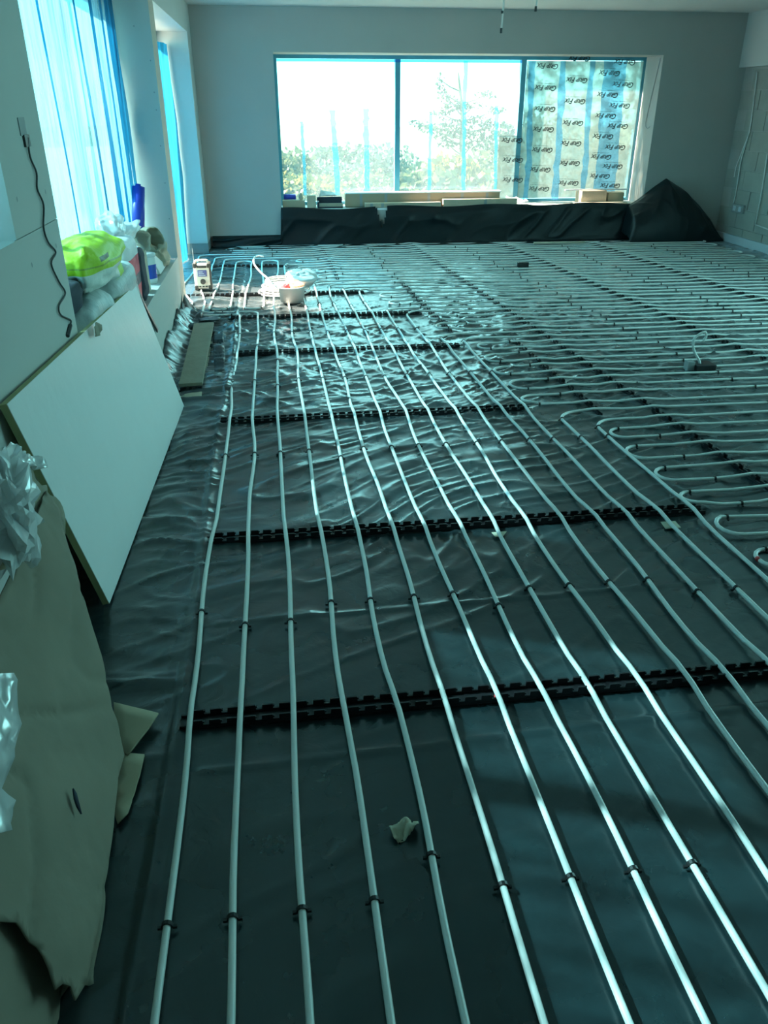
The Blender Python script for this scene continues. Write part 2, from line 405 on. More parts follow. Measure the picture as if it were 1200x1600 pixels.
win2, _ = window('window_2', 'y', XO-.08, O1[0], O1[1], S1, HZ, [4.32, 5.65], .06, .07, 1)
win3, _ = window('window_3', 'y', XO-.06, O0[0], O0[1], S0, HZ, [2.0], .06, .06, 1)
dr = struct(empty('door_1', (XO-.04, 8.7, 0)))
for (a, b_) in ((O2[0], O2[0]+.06), (8.6, 8.68), (O2[1]-.06, O2[1])): bx('frame', XO-.06, XO, a, b_, -.03, HZ, 'frame_paint', dr)
bx('frame', XO-.06, XO, O2[0], O2[1], HZ-.06, HZ, 'frame_paint', dr)
bx('pane', XO-.034, XO-.028, O2[0]+.06, 8.6, 0, HZ-.06, 'glass', dr); bx('pane', XO-.034, XO-.028, 8.68, O2[1]-.06, 0, HZ-.06, 'glass', dr)
win4, _ = window('added_window', 'y', XR+.2, 2.6, 6.2, .05, 2.3, [3.8, 5.0], .06, .08, 1)  # unseen window, added out of frame to brighten the leaning board

# ================================================================== MEMBRANE ON THE FLOOR
xs = np.concatenate([np.arange(-1.15, 2.6, .0125), np.arange(2.6, XR+.001, .03)])
ys = np.concatenate([np.arange(-1.2, .7, .03), np.arange(.7, 5.4, .0125), np.arange(5.4, YF, .022)])
X, Y = np.meshgrid(xs, ys, indexing='ij')
wx = X+.25*(vnoise(X*1.3+9, Y*1.3+9, 3)-.5); wy = Y+.25*(vnoise(X*1.3+40, Y*1.3+40, 4)-.5)
ca, sa = math.cos(.5), math.sin(.5)
u1, v1 = wx*ca+wy*sa, -wx*sa+wy*ca                    # streaks running down to the right
left = 1-sstep(-.50, -.28, X)
amp_mid = sstep(1.6, 3.2, Y)*(1-.5*sstep(6.8, 9, Y))
crumple = sstep(3.6, 4.8, Y)*(1-sstep(6.4, 7.4, Y))
Z = np.zeros_like(X)
Z += (.0030+.008*amp_mid)*ridge(u1*2.2+20, v1*9+20, 11, 5)
Z += (.0008+.0045*amp_mid)*ridge(u1*5+70, v1*17+20, 12, 4)
Z += crumple*(.013*ridge(wx*4+wy*2.2+10, wy*5.5-wx*2.5+60, 13, 3)+.009*ridge(wx*8+wy*5+33, wy*11-wx*6+90, 14, 3))
Z += left*(.022*ridge(wx*1.6+10, wy*6.5+60, 15, 4)+.008*ridge(wx*4+30, wy*14+60, 16, 3))*(.35+.65*sstep(1.3, 2.2, Y))*(1-.8*(1-sstep(-.62, -.52, X))*sstep(2.1, 2.35, Y)*(1-sstep(4.5, 4.7, Y)))
Z += .004*(vnoise(X*2+5, Y*2+5, 17)-.5)
Z += .006*np.exp(-((Y-1.62-.03*X)/.008)**2)*(X > -.3)      # lap joint between two sheets
Z += .006*np.exp(-((Y-2.30-.02*X)/.010)**2)*(X > -.3)
Z += .007*np.exp(-((Y-4.12-.1*np.sin(X*3))/.012)**2)*(X > -.3)
Z += .010*np.exp(-((X+.375+.01*np.sin(Y*2))/.012)**2)       # long fold beside the first pipe
# upstand against the left wall beyond the leaning board, folds over the door step
up_ = (1-sstep(-.83, -.70, X))*sstep(4.3, 5.0, Y)*(1-sstep(6.9, 7.2, Y))
Z += up_*(.10+.03*np.sin(Y*9))
Z = np.where(X < XL-.002, np.minimum(Z, .01), Z)
Z = np.clip(Z, -.004, None)
keep = X
memb = grid_mesh('floor_membrane', np.stack([np.where((X < XL+.004) & ((Y < O2[0]+.01) | (Y > O2[1])), XL+.004, X), Y, Z], -1), 'polythene')
tag(memb, 'wrinkled glossy black polythene membrane covering the whole floor under the pipes', 'floor membrane')

# ================================================================== HEATING PIPES
PR = .0085
def PX(k, y): return -.335+k*(.1475-.0026*(y-2.9))
def fm(p):      # the cross field runs slightly out of square with the far wall
    u, v = p[0], p[1]; s_ = float(sstep(4.5, 10.5, v)); return (u, v-.05*max(u-.6, 0)*s_)
def arc(c, r, a0, a1, n=9): return [(c[0]+r*math.cos(a), c[1]+r*math.sin(a)) for a in np.linspace(a0, a1, n)]
def dens(P, d=.09):
    out = [P[0]]
    for a, b in zip(P[:-1], P[1:]):
        L_ = math.dist(a, b); n = max(1, int(L_/d))
        for k in range(1, n+1): out.append((a[0]+(b[0]-a[0])*k/n, a[1]+(b[1]-a[1])*k/n))
    return out
TRACKS_X = {}   # (name) -> (Y, x0, x1)
TR = [(1.80, -.36, 2.6), (2.88, -.36, 1.80), (4.25, -.38, 1.42), (5.62, -.34, 1.33), (6.69, -.45, 1.20), (7.60, -.95, .80), (9.10, -.80, .06)]
TRY = [(2.27, 2.2, 1.70, 10.4), (3.52, 3.0, 2.90, 10.2), (4.75, 3.0, 4.05, 10.1), (1.80, 4.1, 1.74, 5.7), (1.32, 6.0, 1.22, 8.1), (.60, 8.3, .55, 10.3)]
def pipe_path(P2, seed, zend=None):
    P2 = [fm(p) for p in dens(P2)]; P = np.zeros((len(P2), 3)); P[:, :2] = P2
    s_ = np.concatenate([[0], np.cumsum(np.linalg.norm(np.diff(P[:, :2], axis=0), axis=1))])
    T = np.gradient(P[:, :2], axis=0); T /= np.maximum(np.linalg.norm(T, axis=1, keepdims=True), 1e-9)
    wob = (vnoise(s_*1.7+seed*3, s_*0+seed, 100+seed)-.5)*.024
    P[:, 0] += -T[:, 1]*wob; P[:, 1] += T[:, 0]*wob
    z = np.full(len(P), .016)+.006*vnoise(s_*2+7, s_*0+seed, 50)
    for (ty, a, b) in TR:
        q = (P[:, 0] > a-.05) & (P[:, 0] < b+.05); z += q*.016*np.exp(-((P[:, 1]-ty)/.10)**2)
    for (xa, ya, xb, yb) in TRY:
        t = np.clip((P[:, 1]-ya)/(yb-ya), 0, 1); tx = xa+(xb-xa)*t; q = (P[:, 1] > ya-.05) & (P[:, 1] < yb+.05)
        z = np.maximum(z, .016+q*.016*np.exp(-((P[:, 0]-tx)/.10)**2))
    P[:, 2] = z; return P
CLIPV = None
def clip_shape():
    """arched staple: band over the pipe plus two barbs at its feet"""
    b = MB(); R, r, wd = .0128, .0092, .0045; a = np.linspace(-.35, math.pi+.35, 8); V = []
    for t in a:
        for (rr, yy) in ((R, -wd), (R, wd), (r, wd), (r, -wd)): V.append((rr*math.cos(t), yy, rr*math.sin(t)))
    Fc = []
    for i in range(7):
        for k in range(4): Fc.append((i*4+k, i*4+(k+1) % 4, (i+1)*4+(k+1) % 4, (i+1)*4+k))
    b.add(V, Fc+[(3, 2, 1, 0), (28, 29, 30, 31)])
    for s_ in (-1, 1): b.box(s_*.016-.005, s_*.016+.005, -.003, .003, -.010, -.003)
    return b
_cs = clip_shape(); clip_me = bpy.data.meshes.new('pipe_clip'); clip_me.from_pydata(_cs.V, [], _cs.F); clip_me.materials.append(MATS['clip_black'])
CV = np.array(_cs.V)
RUNS = []       # (Y at field coords) of every cross run, with its x range
def make_pipe(name, P2, label, seed, clips, far_clips, P3=None):
    P = pipe_path(P2, seed)
    if P3 is not None: P = np.concatenate([P, P3])
    base = (P[0][0], P[0][1], 0)
    V, Fc = tube(P, PR, 8)
    root = mesh_obj(name, V, Fc, 'pipe', None, True, loc=base)
    tag(root, label, 'pipe', 'white underfloor heating pipes')
    T = np.gradient(P[:, :2], axis=0)
    def at_clip(i):
        a = math.atan2(T[i][1], T[i][0])-math.pi/2; return P[i], a
    FV, FF = [], []
    for (cx, cy, near) in clips+far_clips:
        i = int(np.argmin(np.sum((P[:, :2]-np.array((cx, cy)))**2, axis=1)))
        if math.hypot(P[i][0]-cx, P[i][1]-cy) > .07: continue
        p, a = at_clip(i)
        if near:
            c = bpy.data.objects.new('pipe_clip', clip_me); link(c, root); c.location = Vector(p-np.array(base)); c.rotation_euler = (0, 0, a)
        else:
            n0 = len(FV); ca_, sa_ = math.cos(a), math.sin(a)
            FV += [(p[0]+v[0]*ca_-v[1]*sa_, p[1]+v[0]*sa_+v[1]*ca_, p[2]+v[2]) for v in CV]; FF += [tuple(q+n0 for q in f) for f in _cs.F]
    if FF:
        o = mesh_obj('distant_pipe_clips', FV, FF, 'clip_black', root); o['kind'] = 'stuff'
    return root
XRE = 5.58
def run_clips(y0, x0):
    """staples on a cross run: rows of staples between the clip tracks"""
    out = []
    for (xa, ya, xb, yb) in ((2.95, 4, 2.25, 10.3), (4.15, 4, 3.5, 10.3), (5.2, 4, 4.7, 10.3), (1.25, 6.0, 1.12, 10.2), (-.02, 9.0, -.05, 10.4)):
        if ya <= y0 <= yb:
            xx = xa+(xb-xa)*(y0-ya)/(yb-ya)+random.uniform(-.05, .05)
            if xx > x0+.1: X_, Y_ = fm((xx, y0)); out.append((X_, Y_, Y_ < 5.5 and X_ < 3.4))
    return out
def serp(x0s, ys_, first_right=True):
    """zig-zag of cross runs; returns points and staples"""
    P, cl = [], []; n = len(ys_)
    for i, y in enumerate(ys_):
        RUNS.append((y, x0s[i])); cl += run_clips(y, x0s[i])
        right = (i % 2 == 0) == first_right
        last = i == n-1
        dy = (ys_[i+1]-y) if not last else 0
        if right:
            if last: P.append((XRE, y)); continue
            r = abs(dy)/2; P.append((XRE-r, y)); c = (XRE-r, y+dy/2); sg = 1 if dy > 0 else -1
            P += arc(c, r, -sg*math.pi/2, sg*math.pi/2)
        else:
            if last: P.append((x0s[i]+.1, y)); continue
            r = abs(dy)/2; xx = x0s[i]+r
            P.append((xx+.3, y)); sg = 1 if dy > 0 else -1; c = (xx+random.uniform(-.02, .02), y+dy/2)
            P += arc(c, r*1.05, -sg*math.pi/2, -sg*3*math.pi/2)
            for (dx, yy) in ((.04, y), (.14, y+dy)):
                X_, Y_ = fm((c[0]+dx, yy)); cl.append((X_, Y_, Y_ < 5.6))
    return P, cl
def up_leg(k, yt, r=.13):
    P = [(PX(k, y), y) for y in np.arange(-.95, yt-r, .3)]; x = PX(k, yt-r); P.append((x, yt-r)); 
    P += arc((x+r, yt-r), r, math.pi, math.pi/2)[1:]; return P
ROWS = [1.19, 2.31, 3.73, 4.93, 6.15, 7.1]
def leg_clips(k, yt):
    out = []
    for j, y in enumerate(ROWS):
        if y > yt-.1: continue
        yy = y+random.uniform(-.035, .035)
        if j == 0: yy = [1.20, 1.20, 1.20, 1.19, 1.24, 1.14, 1.17, 1.14, 1.12, 1.1, 1.1, 1.1, 1.1, 1.1, 1.1][k]
        out.append((PX(k, yy), yy, True))
    if yt > 3: out.append((PX(k, yt-.13)+.01, yt-.1, True))
    return out
ORD = ['first', 'second', 'third', 'fourth', 'fifth', 'sixth', 'seventh', 'eighth', 'ninth', 'tenth', 'eleventh', 'twelfth', 'thirteenth', 'fourteenth', 'fifteenth']
def circuit(kout, kback, ys_, xl, label, seed):
    """out along leg kout, zig-zag across, back along leg kback"""
    n = len(ys_); x0s = [xl]*n if kback is not None else [xl+.06*max(0, 3.8-y) for y in ys_]
    S, cl = serp(x0s, ys_, True); P = up_leg(kout, ys_[0])+S
    cl += leg_clips(kout, ys_[0])
    if kback is not None:
        B = up_leg(kback, ys_[-1]); P = P[:-1] if n % 2 == 0 else P; P += B[::-1]; cl += leg_clips(kback, ys_[-1])
    return make_pipe('heating_pipe', P, label, seed, [c for c in cl if c[2]], [c for c in cl if not c[2]])
lin = lambda a, b, n: list(np.linspace(a, b, n))
near_loops = circuit(14, None, lin(3.99, 1.29, 21), 1.72, 'white heating pipe farthest right of the parallel runs, feeding the near hairpin loops at right', 1)
circuit(13, 12, lin(4.14, 5.80, 12), 1.42, 'white heating pipe looping in the mid-floor, using the thirteenth and fourteenth parallel runs', 2)
circuit(11, 10, lin(5.95, 6.70, 6), 1.22, 'white heating pipe using the eleventh and twelfth parallel runs from the left', 3)
circuit(9, 8, lin(6.85, 7.66, 6), .96, 'white heating pipe using the ninth and tenth parallel runs from the left', 4)
circuit(7, 6, [7.82, 7.98], .7, 'white heating pipe in one long hairpin, using the seventh and eighth parallel runs', 5)
circuit(5, 4, lin(8.14, 8.97, 6), .42, 'white heating pipe turning right behind the tub, fifth and sixth parallel runs from left', 6)
# fourth leg -> far runs -> loops in front of the door
DXC = [-.76, -.61, -.46, -.31, -.16, -.02]      # columns b, c, d, e, f, g
ysG = lin(9.12, 9.57, 4); S, cl = serp([.20]*4, ysG, True)
P = up_leg(3, ysG[0])+S[:-1]
r = .10; yt, yb_ = 9.57, 7.02
P += arc((DXC[1]+r, yt-r), r, math.pi/2, math.pi)
def col_down(x, xn):  # go down column x, U at the bottom to column xn
    rr = abs(xn-x)/2; sg = 1 if xn > x else -1
    return [(x+.012, 8.6), (x-.012, 7.6)]+arc(((x+xn)/2, yb_+rr), rr*1.15, math.pi if sg > 0 else 0, 2*math.pi if sg > 0 else -math.pi)
def col_up(x, xn):
    rr = abs(xn-x)/2; sg = 1 if xn > x else -1
    return [(x+.014, 7.7), (x-.014, 8.7)]+arc(((x+xn)/2, 9.40-rr), rr*1.25, math.pi if sg > 0 else 0, 0 if sg > 0 else math.pi)
P += col_down(DXC[1], DXC[2])+col_up(DXC[2], DXC[3])+col_down(DXC[3], DXC[4])+col_up(DXC[4], DXC[5])+[(DXC[5], 8.5), (DXC[5]+.02, 7.75)]
cl += leg_clips(3, ysG[0])
cl += [(DXC[1]+.02, yb_-.0, True), (DXC[2]-.01, yb_, True), (DXC[4], yb_, True)]
make_pipe('heating_pipe', P, 'white heating pipe snaking in narrow loops before the blue-filmed door opening', 7, [c for c in cl if c[2]], [c for c in cl if not c[2]])
# first and second legs turn left and go round by the door
def left_turn(k, yt, xd, ytop):
    P = [(PX(k, y), y) for y in np.arange(-.95, yt-.08, .3)]; x = PX(k, yt-.08)
    P += arc((x-.08, yt-.08), .08, 0, math.pi/2); P += [(-.5, yt+.01)]
    xe = -.79 if k == 0 else -.68
    P += arc((xe+.09, yt+.10), .09, -math.pi/2, -math.pi)
    P += [(xe, 7.32), (xd+.01, 7.75), (xd-.01, 8.2), (xd+.02, 8.8)]+arc((xd+.14, ytop-.12), .12, math.pi, math.pi/2)+[(XRE, ytop)]
    RUNS.append((ytop, -.6)); return P
def leftc(k, yt, ytop):
    c = [q for q in leg_clips(k, yt)][:-1]+[(-.45, yt+.01, True)]+run_clips(ytop, -.5); return c
for (k, yt, xd, ytop, lab, sd_) in ((0, 6.80, -.93, 9.88, 'white heating pipe nearest the left wall, turning left before the radio', 8), (1, 6.90, -.75, 9.73, 'white heating pipe second from the left wall, turning left beside the radio', 9)):
    c = leftc(k, yt, ytop); make_pipe('heating_pipe', left_turn(k, yt, xd, ytop), lab, sd_, [q for q in c if q[2]], [q for q in c if not q[2]])
S, cl = serp([-.62]*4, lin(10.03, 10.46, 4), True)
make_pipe('heating_pipe', [(-.55, 10.03)]+S, 'white heating pipe in the farthest rows, against the black sheet under the window', 10, [], [(c[0], c[1], False) for c in cl])
# third leg ends in the coil: the pipe being laid rises over the tub
coil_c = np.array((.05, 7.68)); Pc = [(PX(2, y), y) for y in np.arange(-.95, 6.8, .3)]+[(PX(2, 6.9), 6.9)]
p0 = np.array((PX(2, 6.9), 6.9, .02))
tail = spline([(p0[0], 6.95, .03), (p0[0]+.005, 7.10, .08), (p0[0]-.005, 7.25, .15), (p0[0]-.04, 7.45, .185), (p0[0]-.11, 7.72, .20), (p0[0]-.17, 7.95, .235), (p0[0]-.17, 8.06, .275), (p0[0]-.13, 8.10, .29), (p0[0]-.08, 8.08, .285)], 7)
th = np.linspace(0, 2*math.pi*7, 7*32); lay = th/(2*math.pi)
make_pipe('heating_pipe', Pc, 'white heating pipe rising over the tub with its loose end bent in the air', 11, [c for c in leg_clips(2, 6.9)][:-1], [], tail)
coilP = np.stack([coil_c[0]+(.245-.012*lay+.012*np.sin(lay*2.3))*np.cos(th), coil_c[1]+(.245-.012*lay)*np.sin(th), .018+.0175*lay+.006*np.sin(th*1.0+lay)], -1)
V, Fc = tube(coilP, PR, 8)
co = mesh_obj('pipe_coil', V, Fc, 'pipe', None, True, loc=(coil_c[0], coil_c[1], 0))
tag(co, 'coil of white heating pipe piled on the floor behind the tub', 'pipe coil')

# red tape bands
nv = np.array([v.co for v in near_loops.data.vertices]).reshape(-1, 8, 3)[:-1 if False else None].mean(1)+np.array(near_loops.location)
sel = [i for i in range(len(nv)) if abs(nv[i][1]-2.44) < .05 and 1.775 < nv[i][0] < 2.1]; ti = min(sel, key=lambda i: nv[i][0])
MB().tube([nv[ti-1]*.3+nv[ti]*.7, nv[ti], nv[ti+1]*.3+nv[ti]*.7], .0098, 10).build('tape_band', 'red_tape', near_loops, True)['label'] = 'red tape band'
b = MB().box(-.02, .02, -.008, .008, 0, .012); b.V = [(v[0]+gp(782, 1092)[0], v[1]+gp(782, 1092)[1], v[2]+.004) for v in b.V]
tag(b.build('tape_scrap', 'red_tape', None, bevel=.004, loc=(*gp(782, 1092)[:2], .004)), 'small red plastic scrap lying in the nearest clip track', 'scrap')

# ================================================================== CLIP TRACKS
def tooth_shape():
    b = MB(); w2, t, h = .0175, .0035, .025
    b.hexa([(-w2, -t, 0), (w2, -t, 0), (w2, t, 0), (-w2, t, 0)], [(-w2+.002, -t*.8, h), (w2-.002, -t*.8, h), (w2-.002, t*.8, h), (-w2+.002, t*.8, h)])
    b.box(w2-.004, w2+.003, -t, t, h-.009, h-.004)       # snap lip
    return b
_ts = tooth_shape(); tooth_me = bpy.data.meshes.new('clip_tooth'); tooth_me.from_pydata(_ts.V, [], _ts.F); tooth_me.materials.append(MATS['black_plastic'])
TVv = np.array(_ts.V)
def track(label, p0, p1, pos, near_fn, z=.004, hw=.0225):
    """base strip with two upright combs; pos = distances along the track of the teeth"""
    p0 = np.array(p0, float); p1 = np.array(p1, float); L_ = np.linalg.norm(p1-p0); d = (p1-p0)/L_; n = np.array((-d[1], d[0]))
    root = empty('clip_track', (p0[0], p0[1], z)); tag(root, label, 'clip track', 'black pipe clip tracks')
    b = MB()
    hb = hw+.0045; c = [p0-n*hb, p1-n*hb, p1+n*hb, p0+n*hb]
    b.hexa([(*q, z) for q in c], [(*q, z+.006) for q in c])
    for s_ in (-1, 1):
        c = [p0+n*(s_*hw-.003), p1+n*(s_*hw-.003), p1+n*(s_*hw+.003), p0+n*(s_*hw+.003)]
        b.hexa([(*q, z+.004) for q in c], [(*q, z+.014) for q in c])
    b.build('base_strip', 'black_plastic', root)
    a = math.atan2(d[1], d[0]); FV, FF = [], []
    for t in pos:
        for s_ in (-1, 1):
            q = p0+d*t+n*(s_*hw)
            if near_fn(q):
                o = bpy.data.objects.new('clip_tooth', tooth_me); link(o, root); o.location = (q[0]-p0[0], q[1]-p0[1], .004); o.rotation_euler = (0, 0, a)
            else:
                ca_, sa_ = math.cos(a), math.sin(a); n0 = len(FV)
                FV += [(q[0]+v[0]*ca_-v[1]*sa_, q[1]+v[0]*sa_+v[1]*ca_, z+.004+v[2]) for v in TVv]; FF += [tuple(i+n0 for i in f) for f in _ts.F]
    if FF: mesh_obj('small_clip_teeth', FV, FF, 'black_plastic', root)['kind'] = 'stuff'
    return root
TLAB = ['nearest black castellated clip track crossing the floor under the pipes', 'second nearest black castellated clip track crossing under the pipes', 'third black clip track across the floor, beside the leaning board end',
        'fourth black clip track across the floor, just nearer than the plank end', 'fifth black clip track, just in front of the tub and coil', 'black clip track running beneath the tub toward the radio', 'farthest black clip track in the small loops near the door']
for i, (ty, x0, x1) in enumerate(TR):
    pos = []
    if i == 6: xp = DXC
    else: xp = [PX(k, ty) for k in range(-4, 20)]
    for a, b_ in zip(xp[:-1], xp[1:]):
        for j in range(3):
            t = a+(b_-a)*(j+.5)/3
            if x0+.015 < t < x1-.015: pos.append(t-x0)
    track(TLAB[i], (x0, ty), (x1, ty), pos, lambda q, i=i: i < 3)
YLAB = ['long black clip track running down the loops at right, nearest of the lengthwise tracks', 'long black lengthwise clip track beside the loose upright pipe end', 'black lengthwise clip track nearest the block wall at right',
        'short black lengthwise clip track by the mid-floor loop ends', 'short black lengthwise clip track right of the tub, at the far loops', 'short black lengthwise clip track among the far pipes behind the tub']
for i, (xa, ya, xb, yb2) in enumerate(TRY):
    L_ = math.hypot(xb-xa, yb2-ya); pos = []
    ry = sorted([fm((xa+(xb-xa)*(r_[0]-ya)/(yb2-ya), r_[0]))[1] for r_ in RUNS if ya-.1 < r_[0] < yb2+.3])
    for a, b_ in zip(ry[:-1], ry[1:]):
        if b_-a < .05 or b_-a > .4: continue
        for j in (.24, .76):
            t = (a+(b_-a)*j-ya)/(yb2-ya)*L_
            if .02 < t < L_-.02: pos.append(t)
    track(YLAB[i], (xa, ya), (xb, yb2), pos, lambda q: q[1] < 4.6, .002, .011)

# ================================================================== PLASTIC FILM ON THE OPENINGS
# wide left opening: loose blue film hanging inside the glass, bunched towards its far end
yy = np.linspace(O1[0]+.005, O1[1]-.02, 150); zz = np.linspace(S1+.01, HZ-.01, 60)
Yc, Zc = np.meshgrid(yy, zz, indexing='ij'); bunch = .35+.65*sstep(5.2, 6.8, Yc)
Xc = -1.125+bunch*(.030*ridge(Yc*3.2+Zc*.35+10, Zc*.5+3, 31, 2)+.020*ridge(Yc*8+10+Zc*.6, Zc*.7+8, 32, 2))
Yc2 = Yc-.10*sstep(6.0, 6.93, Yc)*(vnoise(Zc*1.4+3, Zc*0, 33)-.2)
cur = grid_mesh('blue_film_curtain', np.stack([Xc, Yc2, Zc], -1), 'blue_film', loc=(-1.12, 5.1, S1))
tag(cur, 'crinkled blue plastic film hanging over the wide left window', 'plastic film')
for (y0, y1, wd, sd_) in ((3.75, 3.95, .02, 1), (4.6, 4.75, .02, 2), (5.5, 5.6, .03, 3), (6.0, 6.05, .07, 4), (6.35, 6.30, .05, 5), (6.60, 6.66, .11, 6), (6.78, 6.80, .09, 7)):
    zz2 = np.linspace(S1+.02, HZ-.02, 40); tt = (zz2-S1)/(HZ-S1)
    yc = y0+(y1-y0)*(1-tt)+.05*(vnoise(zz2*1.5+sd_, zz2*0, 40+sd_)-.5); wv = wd*(.7+.6*vnoise(zz2*2+sd_, zz2*0+3, 44))
    P_ = np.stack([np.stack([np.full_like(zz2, -1.068)+.012*q*(1-abs(q)), yc+q*wv, zz2], -1) for q in (-1, -.4, .3, 1)], 0)
    grid_mesh('film_fold', P_-np.array([-1.12, 5.1, S1]), 'blue_film_thick', cur)
# door: film over the far half; unseen near-half top added to shape the sun patch
dz = empty('blue_film_sheet', (-1.1, 9.2, 0)); tag(dz, 'deep blue plastic film hung over the tall door opening beside the far wall', 'plastic film')
def filmgrid(nm, y0, y1, z0, z1, sd_, mt):
    a = np.linspace(y0, y1, 40); b_ = np.linspace(z0, z1, 40); A, B = np.meshgrid(a, b_, indexing='ij')
    Xq = -1.085+.05*ridge(A*3+B*.3, B*.4+sd_, 60+sd_, 2)
    grid_mesh(nm, np.stack([Xq, A, B], -1)-np.array([-1.1, 9.2, 0]), mt, dz)
filmgrid('film_sheet', 8.3, 10.08, .02, 2.18, 1, 'blue_film_thick'); filmgrid('film_top', 7.27, 8.3, 1.35, 2.2, 2, 'blue_film')
# small near opening
a = np.linspace(O0[0]+.01, O0[1]-.01, 30); b_ = np.linspace(S0+.01, HZ-.01, 30); A, B = np.meshgrid(a, b_, indexing='ij')
tag(grid_mesh('blue_film_cover', np.stack([-1.12+.02*ridge(A*4, B*.6, 71, 2), A, B], -1), 'blue_film', loc=(-1.1, 2, S0)), 'blue plastic film over the small window at the left edge, above the bagged card', 'plastic film')
# far window: clear protective film with blue edges, printed film on the right pane
FY = GY-.012
def pane_film(nm, x0, x1, z0, z1, mt, y=FY, par=win1): return bx(nm, x0, x1, y-.0008, y, z0, z1, mt, par)
pane_film('protective_film', WE[0], WE[1], WZ0+.05, WZ1-.05, 'clear_film'); pane_film('protective_film', WE[2], WE[3], WZ0+.05, WZ1-.05, 'clear_film')
def strip(pts, wd, mt='blue_strip', y=FY-.004, par=win1, nm='blue_film_strip'):
    C_ = [onY(px, py, y) for px, py in pts]; k = spline([(c[0], c[1], c[2]) for c in C_], 6)
    n = len(k); q_ = np.minimum(wd, .08)*.35; L_ = [(p[0]-wd/2-q_*(random.random()-.5), p[1], p[2]) for p in k]; R_ = [(p[0]+wd/2+q_*(random.random()-.5), p[1], p[2]) for p in k]
    mesh_obj(nm, L_+R_, [(i, i+1, n+i+1, n+i) for i in range(n-1)], mt, par)
for pts, wd in (([(471, 190), (473, 220), (475, 250), (477, 305)], .04), ([(519, 172), (521, 205), (524, 240), (527, 305)], .07), ([(571, 170), (572, 200), (573, 230), (574, 300)], .075),
                ([(673, 178), (673, 205), (672, 230), (671, 298)], .04), ([(728, 95), (726, 160), (725, 230), (724, 298)], .05), ([(776, 165), (776, 190), (775, 230), (774, 296)], .045),
                ([(776, 213), (800, 214), (822, 214)], .10)):
    strip(pts, wd)
pane_film('blue_film_strip', WE[0], WE[3], WZ1-.075, WZ1-.045, 'blue_tint', FY-.006)
pf = pane_film('printed_film', WE[4]+.0, WE[5], WZ0+.05, WZ1-.05, 'print_film')
x0 = onY(778, 250, FY)[0]; zt = onY(800, 212, FY)[2]
pf2 = pane_film('printed_film', x0, WE[3], WZ0+.05, zt, 'print_film', FY-.003)
for pts, wd in (([(832, 95), (829, 170), (826, 250), (821, 312)], .075), ([(880, 95), (876, 170), (871, 250), (866, 312)], .085), ([(926, 95), (920, 170), (915, 250), (909, 312)], .075),
                ([(962, 95), (955, 170), (949, 250), (942, 312)], .30)):
    strip(pts, wd, 'blue_tint')
def text_mesh(body, size):
    cu = bpy.data.curves.new('lettering', 'FONT'); cu.body = body; cu.shear = .30; cu.size = size; cu.offset = .0028; cu.resolution_u = 3
    tmp = bpy.data.objects.new('tmp', cu); COL.objects.link(tmp)
    me = bpy.data.meshes.new_from_object(tmp.evaluated_get(bpy.context.evaluated_depsgraph_get())); bpy.data.objects.remove(tmp); return me
LV, LF, xo = [], [], 0.
for (body, size) in (('G', .115), ('RIP', .090), (' ', 0), ('F', .115), ('IX', .090)):
    if body == ' ': xo += .035; continue
    me_ = text_mesh(body, size); v_ = np.array([v.co for v in me_.vertices]); v_[:, 0] += xo-v_[:, 0].min(); xo = v_[:, 0].max()+.002-.018
    n0 = len(LV); LV += v_.tolist(); LF += [tuple(k+n0 for k in p.vertices) for p in me_.polygons]
LV = np.array(LV); LV[:, 0] -= (LV[:, 0].min()+LV[:, 0].max())/2; LV[:, 1] -= .035
txt_me = bpy.data.meshes.new('lettering'); txt_me.from_pydata(LV.tolist(), [], LF); txt_me.materials.append(MATS['print_black'])
vv = np.array([v.co for v in txt_me.vertices]); wtx = vv[:, 0].max()-vv[:, 0].min()
ln_me = bpy.data.meshes.new('small_print'); ln_b = MB()
for q in range(16): ln_b.box(-.12+q*.0155, -.12+q*.0155+random.uniform(.005, .013), -.0025, .0025, 0, .0004)
ln_me.from_pydata(ln_b.V, [], ln_b.F); ln_me.materials.append(MATS['print_black'])
TX = [[(800, 219), (801, 250), (801, 281)], [(855, 103), (852, 137), (851, 170), (849, 202), (847, 234), (844, 265), (842, 295)], [(905, 91), (901, 125), (898, 158), (895, 192), (892, 224), (890, 255), (888, 286)],
      [(952, 114), (949, 148), (946, 181), (942, 213), (939, 245), (937, 275)], [(976, 97), (973, 132), (968, 165), (965, 197), (961, 230), (957, 260), (953, 290)]]
W1 = np.array(win1.location)
for ci, colm in enumerate(TX):
    for (px, py) in colm:
        p = onY(px, py, GY-.024)-W1; par = pf2 if ci == 0 else pf
        o = bpy.data.objects.new('lettering', txt_me); link(o, par); o.location = Vector(p); o.rotation_euler = (R90, math.pi+.04, 0); s_ = .285/wtx; o.scale = (s_, s_*1.0, s_)
        o2 = bpy.data.objects.new('small_print', ln_me); link(o2, par); o2.location = Vector(p+np.array((-.0, 0, .048))); o2.rotation_euler = (R90, math.pi+.04, 0)

